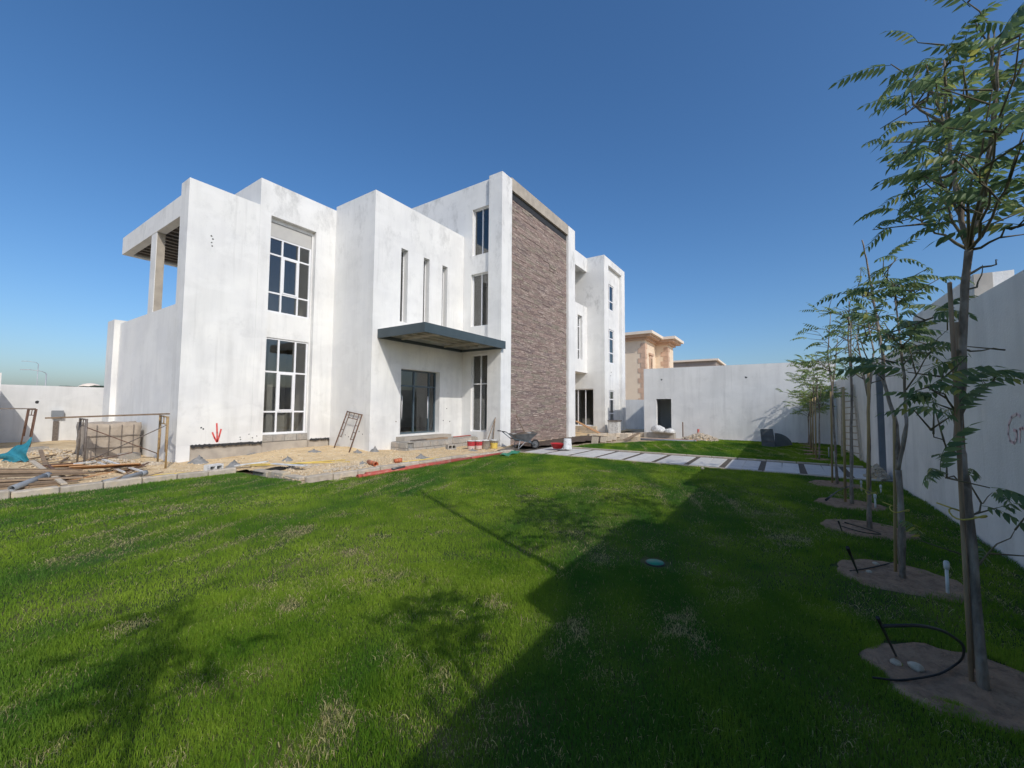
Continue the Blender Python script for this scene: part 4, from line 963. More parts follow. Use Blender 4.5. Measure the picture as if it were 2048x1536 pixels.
board(80,915,92,938,.08,.03,M['timber'],'short dark plank standing among the debris',z0=.22,z1=.05)
board(230,948,290,940,.09,.03,M['timber'],'orange-brown plank at the right of the debris',z0=.08,z1=.08)
board(180,920,270,917,.09,.03,M['rust_grey'],'grey batten beneath the scaffold bay',z0=.1,z1=.06)
board(95,948,135,965,.05,.03,M['rust'],'thin red lath near the pale plank',z0=.2,z1=.06)
board(60,925,110,918,.07,.03,M['timber'],'brown board behind the tarp',z0=.1,z1=.12)
board(120,926,150,912,.05,.025,M['timber'],'thin stick propped left of the scaffold frame',z0=.05,z1=.1)
# plywood sheets
for (a0,b0_,wd,zz,lab) in (((145,950),(282,942),.55,.16,'orange plywood sheet lying on the debris'),((100,940),(170,938),.4,.08,'weathered plywood sheet behind the orange one')):
    a, b_ = S(*a0), S(*b0_); a.z += zz; b_.z += zz
    tag(MB().beam(a,b_,wd,.02,up=(0,.25,1)).build('plywood_sheet', M['plywood']), lab, 'plywood', 'plywood sheets')
a, b_ = S(22,984), S(96,965); pipe('drain_pipe', a+Vector((0,0,.06)), b_+Vector((0,0,.16)), .055, M['pvc_grey'], 'long grey pipe at the lower left beside the kerb')
a, b_ = S(205,968), S(292,952); pipe('drain_pipe', a+Vector((0,0,.03)), b_+Vector((0,0,.08)), .05, M['pvc_grey'], 'grey pipe in front of the orange plywood')
for k,(px,py) in enumerate(((258,918),(75,905))):
    c = S(px,py); bm_ = MB().obox(c+Vector((0,0,.09)),(.2*math.cos(.3),.2*math.sin(.3),0),(-.05,.14,0),(0,0,.09)).build('concrete_block', M['block']); tag(bm_, ('pale concrete block under the scaffold bay','pale concrete block behind the teal tarp')[k], 'block')
# teal tarp
mb = MB(); n = 14; a, b_ = S(2,926), S(58,925); tp = P(52,897,y=b_.y); 
for i in range(n+1):
    for j in range(n+1):
        u, v = i/n, j/n; base_ = a.lerp(b_, u); h_ = (.14+.48*u**1.1)*v
        mb.v.append((base_.x+.05*math.sin(v*5+u*3), base_.y+.25*v+.07*math.sin(u*9+v*4), base_.z+.03+h_+.03*math.sin(u*14+v*7)))
for i in range(n):
    for j in range(n): mb.f.append((i*(n+1)+j,(i+1)*(n+1)+j,(i+1)*(n+1)+j+1,i*(n+1)+j+1)); mb.sm.append(True)
tag(mb.build('tarpaulin', M['teal']), 'crumpled teal tarpaulin among the debris at the left', 'tarpaulin')
mb = MB(); n = 10; a, b_ = S(1000,913), S(1028,904)
for i in range(n+1):
    for j in range(6):
        u, v = i/n, j/5; base_ = a.lerp(b_, u); mb.v.append((base_.x+.1*v, base_.y-.28*v+.03*math.sin(u*8), .035+.022*math.sin(u*9+v*5)+.03*(1-v)))
for i in range(n):
    for j in range(5): mb.f.append((i*6+j,(i+1)*6+j,(i+1)*6+j+1,i*6+j+1)); mb.sm.append(True)
tag(mb.build('green_sheet', M['green_tarp']), 'crumpled green netting at the start of the slab path', 'netting')

# --- mortar spacer mounds on the sand
def mound(c, r, h, k, label):
    mb = MB(); n, m_ = 14, 6; vs = [(c.x,c.y,c.z+h)]
    for i in range(1,m_+1):
        for j in range(n):
            t = 2*math.pi*j/n; f = i/m_; rr = r*f*(1+.45*mnoise.noise(Vector((math.cos(t)*1.8+k*3, math.sin(t)*1.8, f*2)))); zz = h*.85*(1-f**1.2)*(1+.55*mnoise.noise(Vector((math.cos(t)*2,math.sin(t)*2+f*4,k))))
            vs.append((c.x+rr*math.cos(t), c.y+rr*math.sin(t), c.z-.03+max(0,zz)))
    fs = [(0,1+j,1+(j+1)%n) for j in range(n)]
    for i in range(m_-1):
        for j in range(n): a = 1+i*n; fs.append((a+j,a+n+j,a+n+(j+1)%n,a+(j+1)%n))
    mb.add(vs, fs, True); return tag(mb.build('mortar_mound', M['mortar']), label, 'mortar', 'grey mortar mounds on the sand')
for k,(px,py,r,h,lab) in enumerate(((398,925,.28,.22,'largest grey mortar mound near the villa corner'),(468,938,.2,.17,'mortar mound beside the white hollow block'),(575,922,.2,.16,'cone-shaped mortar mound in the middle of the sand'),
      (503,908,.3,.12,'flat mortar heap under the front wall'),(628,902,.3,.1,'flat mortar heap below the stacked windows'),(715,905,.22,.12,'mortar heap at the foot of the leaning frame'),(750,903,.2,.2,'pointed mortar heap at the entrance corner'),
      (842,917,.26,.15,'mortar mound before the block podium'),(945,901,.26,.09,'flat mortar mound below the buckets'),(725,927,.2,.08,'low mortar patch beside the orange stub pipe'))):
    mound(S(px,py), r, h, k, lab)
# hollow blocks
def hollow(c, ang, label, m, L=.36, W=.17, H=.18):
    t = thing('hollow_block', label, 'block', c); ca, sa = math.cos(ang), math.sin(ang); ex, ey = Vector((ca,sa,0)), Vector((-sa,ca,0)); mb = MB(); w_ = .032
    z = Vector((0,0,H/2)); c = Vector(c)
    mb.obox(c+ey*(W/2-w_/2)+z, ex*L/2, ey*w_/2, z); mb.obox(c-ey*(W/2-w_/2)*.0+z-ey*(W/2-w_/2), ex*L/2, ey*w_/2, z)
    # lying on its side: cells open to the front
    for f in (-.5,0,.5): mb.obox(c+ex*(L-w_)*f+z, ex*w_/2, ey*(W/2-w_), z)
    mb.build('shell', m, t); return t
def block_front(c, ang, label, m, L=.36, D=.18, H=.19):
    t = thing('hollow_block', label, 'block', c, 'loose hollow blocks'); ca, sa = math.cos(ang), math.sin(ang); ex, ey = Vector((ca,sa,0)), Vector((-sa,ca,0)); c = Vector(c); mb = MB(); w_ = .04
    for z0 in (w_/2, H-w_/2): mb.obox(c+Vector((0,0,z0)), ex*L/2, ey*D/2, Vector((0,0,w_/2)))
    for f in (-.5,0,.5): mb.obox(c+ex*(L-w_)*f+Vector((0,0,H/2)), ex*w_/2, ey*D/2, Vector((0,0,H/2-w_)))
    mb.build('shell', m, t)
    MB().obox(c+Vector((0,0,H/2))+ey*(D/2-.02), ex*(L/2-w_), ey*.01, Vector((0,0,H/2-w_))).build('painted_inside_shade', M['dark'], t)  # black back plate; shade in the cells is put into its colour
block_front(S(427,944), .25, 'white hollow block standing on the sand near the kerb', M['white_plastic'])
block_front(S(902,899), -.3, 'grey hollow block in front of the podium', M['block'])
# yellow conduits
for k,(a0,b0_) in enumerate((((480,938),(700,924)),((500,934),(690,921)),((300,953),(402,945)),((800,926),(905,914)))):
    a, b_ = S(*a0), S(*b0_); a.z += .02; b_.z += .02
    rod('conduit', a, b_, .014, M['yellow_plastic'], ('front yellow conduit lying across the sand','rear yellow conduit lying across the sand','short yellow conduit beside the debris kerb','thin yellow conduit beside the mortar mound')[k], 'conduit', 'yellow conduits on the sand')
# white boards over the pit by the kerb
pit = tag(MB().obox((5.55,10.9,sand_z(5.55,10.9)+.012),(.7,.25,0),(-.05,.22,0),(0,0,.006)).build('trench', M['dark']), 'flat black plate painted as the shade of a trench under the white boards', 'trench')  # thin black plate on the sand; the pit's shade is its colour
for k,(a0,b0_,z0,z1) in enumerate((((470,942),(535,936),.10,.16),((545,938),(610,941),.14,.12))):
    a, b_ = S(*a0), S(*b0_); a.z += z0; b_.z += z1
    tag(MB().beam(a,b_,.16,.02).build('board', M['white_plastic']), ('left','right')[k]+' white board bridging the trench by the kerb', 'board', 'white boards over the trench')
# orange stubs and long red pipes
a, b_ = S(737,929), S(752,937); pipe('pipe_stub', a+Vector((0,0,.08)), b_+Vector((0,0,.07)), .06, M['pvc_stub'], 'left orange pipe stub lying on the sand', group='orange pipe stubs')
a, b_ = S(788,927), S(803,926); pipe('pipe_stub', a+Vector((0,0,.07)), b_+Vector((0,0,.08)), .06, M['pvc_stub'], 'right orange pipe stub lying on the sand', group='orange pipe stubs')
for k,(x0,x1,y0,y1,z_) in enumerate(((9.9,6.35,8.66,8.60,.035),(10.3,6.05,8.56,8.50,.03),(12.0,9.2,8.54,8.60,.03))):
    pipe('drain_pipe', (x0,y0-.14,z_), (x1,y1-.12,z_), .045, M['pvc_red'], ('rear long red drain pipe beside the sand kerb','front long red drain pipe lying on the lawn edge','far red drain pipe ending near the path')[k], group='long red drain pipes')
tag(MB().tube([(7.05,8.36,.09),(7.5,8.40,.09)],.03,8).build('pipe_coupling', M['zinc']), 'dark coupling resting on the red pipes', 'coupling')

# --- buckets
def bucket(c, r, h, m, label, bands=(), handle=True, up=True):
    c = Vector(c); t = thing('paint_bucket', label, 'bucket', c, 'paint buckets')
    r0, r1 = (r*.86, r) if up else (r, r*.84)
    MB().lathe(c, [(r0,0),(r1,h*.93),(r1*1.06,h*.93),(r1*1.06,h),(r1*.96,h),(r0*.9,h*.12)] if up else [(r0*1.05,0),(r0*1.05,h*.06),(r0,h*.07),(r1,h),(r1*.9,h+.001)], 22, True, True).build('shell', m, t)
    for m2, z0, z1 in bands: MB().lathe(c, [(r0+(r1-r0)*z0+.004,h*z0),(r0+(r1-r0)*z1+.004,h*z1)], 22, False, False).build('label_band', m2, t)
    if handle: MB().tube([c+Vector((r1*1.05*math.cos(a),r1*.3*math.sin(a)-r1*.9,h*.9-h*.35*math.sin(a))) for a in np.linspace(0,math.pi,9)], .006, 5).build('handle', M['rust_grey'], t)
bucket(S(942,899), .15, .34, M['white_plastic'], 'leftmost red-banded paint bucket in the row by the podium', [(M['label_red'],.42,.9),(M['label_cream'],.05,.41)])
bucket(S(957,899.5), .15, .33, M['white_plastic'], 'second red-banded paint bucket in the row by the podium', [(M['label_red'],.45,.9),(M['label_cream'],.05,.44)])
bucket(S(971,898), .15, .35, M['white_plastic'], 'dirty white bucket in the row holding a tool', [])
bucket(S(988,897.5), .15, .35, M['white_plastic'], 'rightmost bucket in the row with a yellow band', [(M['yellow_plastic'],.05,.7)])
bucket(g(1135,898,.08), .17, .40, M['white_plastic'], 'upside-down white bucket on the slab path', [], False, False)
c = g(1115,897,.08); t = thing('basin', 'round red plastic basin on the slab path', 'basin', c)
MB().lathe(c,[(.17,0),(.27,.19),(.295,.19),(.295,.205),(.265,.205),(.16,.02)],24,True,True).build('shell', M['red_plastic'], t)
MB().lathe(c,[(.23,.13),(.01,.15)],20,False,False).build('contents', M['stone_pale'], t)
# long-handled tools
def tool(a, b_, label, head):
    a, b_ = Vector(a), Vector(b_); t = thing('long_tool', label, 'tool', a, 'long-handled tools'); d = (b_-a).normalized()
    MB().tube([a+d*.12,b_],.017,8).build('handle', M['timber'], t)
    if head == 'shovel': MB().obox(a+d*.02,(.11,0,0),d*.15,Vector((0,.012,0))).build('blade', M['zinc'], t)
    else: MB().obox(a+d*.05,(.17,0,0),d*.06,Vector((0,.03,0))).build('brush', M['rust'], t)
tool(S(974,896)+Vector((0,0,.25)), P(991,835,x=XT-.03), 'broom leaning on the tower pier beside the buckets', 'brush')
tool(S(985,893)+Vector((0,0,.1)), P(990,838,x=XT-.02), 'thin stick leaning on the tower pier', 'brush')
tool((15.0,9.1,.30), P(1032,832,y=9.72), 'shovel leaning on the stone cladding', 'shovel')
tool(S(795,885)+Vector((0,0,.38)), P(792,843,y=Y3-.02), 'short bar leaning beside the entrance door', 'brush')
# --- wheelbarrow
wb = thing('wheelbarrow', 'grey metal wheelbarrow standing before the stone cladding', 'wheelbarrow', (13.85,8.75,0))
o = Vector((13.75,8.72,.02)); ex = Vector((.80,-.60,0)).normalized(); ey = Vector((.60,.80,0)).normalized(); Z = Vector((0,0,1))
def wv(u, v, z): return o + ex*u + ey*v + Z*z
top_ = [wv(-.38,-.33,.60), wv(.60,-.33,.66), wv(.60,.33,.66), wv(-.38,.33,.60)]; bot_ = [wv(-.20,-.20,.34), wv(.25,-.20,.32), wv(.25,.20,.32), wv(-.20,.20,.34)]
ins = [v*1 for v in top_]; mb = MB(); mb.add(top_+bot_, [(0,1,5,4),(1,2,6,5),(2,3,7,6),(3,0,4,7),(7,6,5,4)]); tr_ = mb.build('tray', M['zinc'], wb); md = tr_.modifiers.new('solid','SOLIDIFY'); md.thickness = .012
MB().tube(top_+[top_[0]], .014, 6).build('tray_rim', M['rust_grey'], wb)
MB().add([wv(-.30,-.27,.56),wv(.48,-.27,.60),wv(.48,.27,.60),wv(-.30,.27,.56),wv(.1,0,.68)], [(0,1,4),(1,2,4),(2,3,4),(3,0,4)]).build('load', M['soil'], wb)
for s in (-1,1):
    MB().tube([wv(.62,s*.07,.18), wv(.2,s*.24,.30), wv(-.35,s*.27,.42), wv(-.70,s*.28,.70), wv(-.86,s*.28,.72)], .017, 8).build('handle', M['frame_dark'], wb)
    MB().tube([wv(-.74,s*.28,.71), wv(-.88,s*.28,.725)], .022, 8).build('grip', M['rubber'], wb)
    MB().tube([wv(-.12,s*.25,.36), wv(-.22,s*.27,.0)], .015, 7).build('leg', M['galv'], wb)
    MB().tube([wv(-.22,s*.27,.01), wv(.10,s*.25,.31)], .012, 7).build('brace', M['galv'], wb)
wc = wv(.62,0,.19); mb = MB(); ring = []
n, m_ = 24, 8
for i in range(n):
    t_ = 2*math.pi*i/n; cdir = ex*math.cos(t_)+Z*math.sin(t_)
    for j in range(m_): a_ = 2*math.pi*j/m_; ring.append(wc + cdir*(.155+.035*math.cos(a_)) + ey*.04*math.sin(a_))
mb.add(ring, [(i*m_+j,((i+1)%n)*m_+j,((i+1)%n)*m_+(j+1)%m_,i*m_+(j+1)%m_) for i in range(n) for j in range(m_)], True); wh = mb.build('wheel', M['rubber'], wb)
MB().tube([wc-ey*.02,wc+ey*.02],.13,20).build('rim', M['zinc'], wh); MB().tube([wc-ey*.09,wc+ey*.09],.014,8).build('axle', M['galv'], wh)
tag(MB().obox((13.2,8.95,.045),(.5,.1,0),(-.05,.22,0),(0,0,.012)).build('mixing_board', M['rust_grey']), 'dark mortar board on the ground beside the wheelbarrow', 'board')
# planks and ply on the podium
for k,(x,y,l,w_,an,m) in enumerate(((10.7,11.25,.35,.12,.15,'rust_grey'),(11.5,11.2,.5,.16,-.1,'timber'),(12.0,11.35,.3,.1,.1,'timber'))):
    tag(MB().obox((x,y,.445),(l*math.cos(an),l*math.sin(an),0),(-w_*math.sin(an),w_*math.cos(an),0),(0,0,.015)).build('board', M[m]), ('left','middle','right')[k]+' board lying on the podium edge', 'board', 'boards on the podium')
rod('steel_bar', (12.6,11.25,.45), (13.6,11.15,.47), .02, M['pvc_red'], 'red bar lying on the podium at the right', 'bar')
# stones and slabs along the far lawn edge
for k,(px,py,w_,h,tl) in enumerate(((1190,888,.30,.34,.25),(1207,886,.28,.30,.5),(1218,884,.28,.26,.7),(1228,882,.26,.24,.8),(1248,879,.42,.30,.3),(1266,880,.50,.16,.1))):
    p = g(px,py,.0); p.z = 0
    tag(MB().obox(p+Vector((0,0,h/2)),(0,w_/2,0),(.04,0,-.04*tl),(math.sin(tl)*h/2,0,math.cos(tl)*h/2)).build('stone_slab', M['stone_pale']), ('first','second','third','fourth','fifth','last')[k]+' tilted pale stone slab from the left at the far lawn edge', 'slab', 'stone slabs at the far lawn edge')
tag(MB().beam(g(1250,880,.12),P(1278,866,x=23),.2,.03).build('plank', M['timber']), 'brown plank resting on the far stone slabs', 'plank')
tag(MB().beam((22.4,8.7,.15),P(1152,842,x=24.2),.22,.03).build('plank', M['plywood']), 'pinkish board leaning behind the tower pier', 'plank')
for k,(y_,z_) in enumerate(((3.4,.06),(3.15,.06))): pipe('drain_pipe', (21.4+k*.12,6.2,z_), (21.9+k*.12,3.6,z_), .055, M['pvc_red'] if k else M['pvc_grey'], ('grey pipe at the far lawn edge','red pipe at the far lawn edge')[k])
# low block wall below sliding door
t = thing('block_step', 'unfinished grey block step below the rear sliding door', 'step', (25,10.5,0))
for r_ in range(2):
    for i in range(4): link('block', kb, t, Matrix.Translation((24.9, 10.3+i*.62, .12+r_*.24)) @ Matrix.Rotation(math.pi/2,4,'Z'))
# white bin and sacks
c = Vector((25.4,9.0,0)); t = thing('bin', 'white rubble bin below the far villa window', 'bin', c)
MB().box(25.1,25.75,8.7,9.3,.0,.82).build('body', M['white_plastic'], t); MB().box(25.05,25.8,8.65,9.35,.821,.88).build('rim', M['rust_grey'], t)
def blob(name, c, r, sq, m, label, cat, k, group=None, amp=.35):
    bm = bmesh.new(); bmesh.ops.create_icosphere(bm, subdivisions=3, radius=1)
    for v in bm.verts: v.co *= 1+amp*mnoise.noise(v.co*1.7+Vector((k*5,0,0)))+.1*mnoise.noise(v.co*5); v.co = Vector((v.co.x*r[0], v.co.y*r[1], max(v.co.z,-.35)*r[2]))
    me = bpy.data.meshes.new(name); bm.to_mesh(me); bm.free(); me.materials.append(m)
    for p_ in me.polygons: p_.use_smooth = True
    return tag(link(name, me, None, Matrix.Translation(c)), label, cat, group)
blob('sack', (24.5,6.05,.38), (.22,.42,.3), 0, M['white_plastic'], 'white sack slumped at the outbuilding doorway', 'sack', 1)
blob('sack', (24.45,5.45,.33), (.2,.3,.2), 0, M['white_plastic'], 'smaller white sack right of the doorway sack', 'sack', 2)
def heap(c, rx, ry, h, n, smin, smax, label, seed):
    r_ = np.random.default_rng(seed); t = thing('rubble_heap', label, 'heap', c)
    mb = MB(); k_ = 16; vs = [(c[0],c[1],c[2]+h*.8)]+[(c[0]+rx*math.cos(a)*f, c[1]+ry*math.sin(a)*f, c[2]+(h*.55 if f < .8 else -.02)) for f in (.5,1.0) for a in np.linspace(0,6.28,k_,endpoint=False)]
    mb.add(vs, [(0,1+i,1+(i+1)%k_) for i in range(k_)]+[(1+i,1+k_+i,1+k_+(i+1)%k_,1+(i+1)%k_) for i in range(k_)], True); mb.build('core', M['sand'], t)
    base = [(1,0,0),(-1,0,0),(0,1,0),(0,-1,0),(0,0,1),(0,0,-1)]; tri = [(0,2,4),(2,1,4),(1,3,4),(3,0,4),(2,0,5),(1,2,5),(3,1,5),(0,3,5)]; mb = MB()
    for _ in range(n):
        f = r_.random()**.6; a = r_.uniform(0,6.28); z = c[2]+h*max(0,(1-f)**.8)+.01; sz_ = r_.uniform(smin,smax); rot = Matrix.Rotation(r_.uniform(0,6),3,Vector(r_.normal(size=3)).normalized())
        mb.add([Vector((c[0]+rx*f*math.cos(a), c[1]+ry*f*math.sin(a), z)) + rot @ (Vector(b_)*sz_*r_.uniform(.6,1.2)) for b_ in base], tri)
    tag(mb.build('stones', M['stone_pale'], t), kind='stuff')
for k_, (px, py, rx_, ry_, h_, lab_) in enumerate(((130,918,.5,.35,.14,'low rubble heap left of the scaffold bay'),(95,908,.6,.4,.16,'grey rubble heap behind the teal tarpaulin'),(225,926,.45,.3,.10,'rubble patch under the scaffold bay'),(300,930,.3,.2,.08,'rubble beside the right scaffold frame'),(610,935,.5,.25,.06,'gravel patch beside the trench'),(690,938,.6,.2,.05,'gravel strip along the sand kerb'))):
    q_ = S(px, py); q_.x = min(q_.x, XF-.1-rx_) if q_.y > 13 else q_.x
    heap((q_.x,q_.y,q_.z-.01), rx_, ry_, h_, 160, .015, .05, lab_, 20+k_)
heap((23.6,3.7,0), 1.0, .9, .34, 500, .03, .09, 'pale gravel heap at the far lawn corner', 3)
heap((13.5,-1.9,0), .42, .22, .30, 160, .025, .07, 'small bright rubble heap by the gate at the path end', 4)
rod('red_pipe', (24.3,3.9,0), (24.3,3.9,.55), .06, M['pvc_red'], 'red pipe standing upright before the outbuilding wall', 'pipe')
rod('steel_peg', (24.6,4.75,0), (24.6,4.75,.9), .03, M['rust'], 'rusty peg standing before the outbuilding wall', 'peg')
# dark metal tank box on the lawn, with curled sheet
c = g(1536,894,0); t = thing('metal_duct', 'dark galvanised duct box standing on the lawn near the outbuilding', 'duct', c)
h = P(1523,858,x=c.x).z; w2 = .34
yl, yr = P(1524,893,x=c.x).y, P(1551,893,x=c.x).y
MB().add([(c.x,yl,0),(c.x,yr,0),(c.x+.05,yr+.09,h),(c.x+.05,yl+.06,h*.97),(c.x+.55,yl,0),(c.x+.55,yr,0),(c.x+.5,yr+.09,h),(c.x+.5,yl+.06,h*.97)],[(0,3,2,1),(4,5,6,7),(0,4,7,3),(1,2,6,5)]).build('body', M['sheet_dark'], t)
for zv in (.33,.62): MB().obox((c.x-.01+.05*zv,(yl+yr)/2+.07*zv,h*zv),(.008,0,0),(0,(yl-yr)/2,0),(0,0,.012)).build('seam', M['rust_grey'], t)
mb = MB(); n = 10
for i in range(n+1):
    a_ = i/n*1.35; mb.v += [(c.x+.1, yr+.02-.66*math.sin(a_), max(0,h*.78*math.cos(a_))), (c.x+.5, yr+.02-.66*math.sin(a_), max(0,h*.78*math.cos(a_)))]
mb.v += [(c.x+.1, yr+.02, 0)]
for i in range(n): mb.f += [(2*i,2*i+2,2*i+3,2*i+1),(2*i,len(mb.v)-1,2*i+2)]; mb.sm += [True, False]
mb.build('curved_sheet', M['sheet_dark'], t)
# ladder leaning on the boundary wall
la, lb_ = Vector((17.6,-1.55,0)), Vector((19.0,-1.5,0)); lt0, lt1 = Vector((17.75,-2.11,2.75)), Vector((18.75,-2.11,2.75))
la = Vector((17.2,-1.72,0)); lb_ = Vector((17.9,-1.72,0)); lt0 = Vector((17.3,-2.12,2.9)); lt1 = Vector((17.8,-2.12,2.9))
la, lb_ = P(1722,922,z=0), P(1684,914,z=0); lt0 = P(1706,770,y=YW+.05); lt1 = P(1683,775,y=YW+.35)
t = thing('ladder', 'wooden ladder leaning on the boundary wall beyond the path', 'ladder', la)
for a, b2_ in ((la,lt0),(lb_,lt1)): MB().beam(a,b2_,.05,.07).build('rail', M['stone_pale'], t)
for i in range(1,11): f = i/11.5; MB().tube([la.lerp(lt0,f), lb_.lerp(lt1,f)], .02, 6).build('rung', M['stone_pale'], t)

# ================================================================== GRAVEL AND GRASS
def stones_mesh(name, pts, sizes, m, label):
    base = np.array([(1,0,0),(-1,0,0),(0,1,0),(0,-1,0),(0,0,1),(0,0,-1)], float); tri = np.array([(0,2,4),(2,1,4),(1,3,4),(3,0,4),(2,0,5),(1,2,5),(3,1,5),(0,3,5)])
    n = len(pts); jit = RNG.uniform(.55,1.25,(n,6,1)); ang = RNG.uniform(0,6.28,n); c, s = np.cos(ang), np.sin(ang)
    b = base[None]*jit*sizes[:,None,None]; b[...,2] *= .7
    x = b[...,0]*c[:,None]-b[...,1]*s[:,None]; y = b[...,0]*s[:,None]+b[...,1]*c[:,None]
    V = np.stack([x,y,b[...,2]],-1)+pts[:,None,:]; F = (tri[None]+np.arange(n)[:,None,None]*6).reshape(-1,3)
    return tag(np_mesh(name, V.reshape(-1,3), F, m), label, 'gravel', kind='stuff')
def np_mesh(name, V, F, m, attrs=()):
    me = bpy.data.meshes.new(name); nv, nf = len(V), len(F)
    me.vertices.add(nv); me.vertices.foreach_set('co', np.ascontiguousarray(V, np.float32).ravel())
    me.loops.add(nf*3); me.loops.foreach_set('vertex_index', np.ascontiguousarray(F, np.int32).ravel())
    me.polygons.add(nf); me.polygons.foreach_set('loop_start', np.arange(0, nf*3, 3, dtype=np.int32))
    me.update(calc_edges=False)
    for nm, arr in attrs:
        a = me.attributes.new(nm, 'FLOAT', 'POINT'); a.data.foreach_set('value', np.ascontiguousarray(arr, np.float32))
    me.materials.append(m); return link(name, me)
pts = []; sz = []
for _ in range(16000):
    if RNG.random() < .3: x, y = RNG.normal(7.3,1.4), RNG.uniform(9.15,10.4)
    else: x, y = RNG.uniform(-1,13.3), RNG.uniform(9.1,19)
    if not in_sand(x,y) or (x > X3-.3 and y > Y3-.05) or (x > XF-.05 and y > YF-.05) or (9.9 < x < 13.8 and y > 10.95): continue
    pts.append((x,y,sand_z(x,y)+.004)); sz.append(RNG.uniform(.008,.03)*(1+1.2*(RNG.random()<.06)))
stones_mesh('gravel', np.array(pts), np.array(sz), mat('sand_gravel', (.72,.58,.38), (.48,.38,.26), 30, .95), 'small loose stones scattered over the sand')

def vn(x, y, s, o):
    """cheap smooth value noise, vectorised"""
    x = x*s+o*13.7; y = y*s-o*7.3; xi = np.floor(x).astype(np.int64); yi = np.floor(y).astype(np.int64); fx, fy = x-xi, y-yi; fx = fx*fx*(3-2*fx); fy = fy*fy*(3-2*fy)
    def h(a, b):
        n_ = (a*374761393 + b*668265263 + int(o*1000)*144269) & 0x7fffffff; n_ = ((n_ ^ (n_ >> 13))*1274126177) & 0x7fffffff; return (n_ & 0xffff)/65535.
    return (h(xi,yi)*(1-fx)+h(xi+1,yi)*fx)*(1-fy)+(h(xi,yi+1)*(1-fx)+h(xi+1,yi+1)*fx)*fy
def fbm(x, y, s, o): return (vn(x,y,s,o)*.55+vn(x,y,s*2.1,o+1)*.3+vn(x,y,s*4.3,o+2)*.15)
LZ = {}
gx, gy = np.arange(-8.5,25.5,.25), np.arange(-2.5,12.5,.25)
LZG = np.array([[lawn_z(a,b) for b in gy] for a in gx])
def lawn_z_np(x, y):
    i = np.clip((x-gx[0])/.25, 0, len(gx)-2); j = np.clip((y-gy[0])/.25, 0, len(gy)-2); i0, j0 = i.astype(int), j.astype(int); fi, fj = i-i0, j-j0
    return (LZG[i0,j0]*(1-fi)+LZG[i0+1,j0]*fi)*(1-fj)+(LZG[i0,j0+1]*(1-fi)+LZG[i0+1,j0+1]*fi)*fj
edge_x = np.arange(-8.5,13.2,.02); edge_y = np.array([lawn_edge(a) for a in edge_x])
def pit_np(x, y):
    r_ = np.zeros(len(x), bool)
    for a, b, r in PITS: r_ |= ((x-a)/r)**2 + ((y-b)/(r*1.12))**2 < .55 + .9*(vn(x,y,6.,a+3)-.25)
    return r_
DRY = [(lambda p: (p.x, p.y, r))(P(a, b, z=0)) for a, b, r in ((745,1085,.32),(600,1062,.22),(555,1092,.2),(250,1097,.26),(15,1262,.22),(110,1355,.16),(300,1230,.14),(560,1225,.14),(1180,1250,.25),(1330,1235,.25),(860,1060,.2),(1050,1000,.3),(960,1310,.2),(1000,1180,.18),(1240,975,.35),(640,1440,.16))]
def dryness(x, y):
    # sod rows run obliquely; dry seams between rows plus bare patches
    u = x*.93+y*.36; v = -x*.36+y*.93
    seam = np.exp(-(((v+.25*vn(u,v,.8,5))/.62) % 1.0 - .5)**2/.012) * np.clip(vn(u,v*.6,.55,8)*2.4-1.0, 0, 1)
    patch = np.clip((fbm(x,y,.75,3)-.57)*6, 0, 1); fine = np.clip((fbm(x,y,3.2,11)-.55)*5, 0, 1)
    for px_, py_, r_ in DRY: u0, v0 = px_*.93+py_*.36, -px_*.36+py_*.93; patch = np.maximum(patch, 1.2*np.exp(-(((u-u0)/(r_*1.7))**2+((v-v0)/r_)**2)*1.3)*(.5+.9*fine))
    return np.clip(.8*seam + .85*patch*(.3+.7*fine) + .25*fine, 0, 1)
gm = bpy.data.materials.new('grass_blades'); gm.use_nodes = True; nt = gm.node_tree; b = nt.nodes['Principled BSDF']; out = nt.nodes['Material Output']
at_d = N(nt,'ShaderNodeAttribute',attribute_name='dry'); at_r = N(nt,'ShaderNodeAttribute',attribute_name='rnd'); at_p = N(nt,'ShaderNodeAttribute',attribute_name='hue_row_shade')
c1 = mixc(nt, at_r.outputs['Fac'], (.10,.225,.018), (.33,.455,.05)); c2 = mixc(nt, at_p.outputs['Fac'], c1, (.05,.17,.032), 'MIX')
c3 = mixc(nt, at_d.outputs['Fac'], c2, (.62,.52,.27)); nt.links.new(c3, b.inputs['Base Color']); b.inputs['Roughness'].default_value = .6; b.inputs['Specular IOR Level'].default_value = .08
tr = N(nt,'ShaderNodeBsdfTranslucent'); nt.links.new(c3, tr.inputs[0]); mx = N(nt,'ShaderNodeMixShader'); mx.inputs[0].default_value = .38
nt.links.new(b.outputs[0], mx.inputs[1]); nt.links.new(tr.outputs[0], mx.inputs[2]); nt.links.new(mx.outputs[0], out.inputs[0])
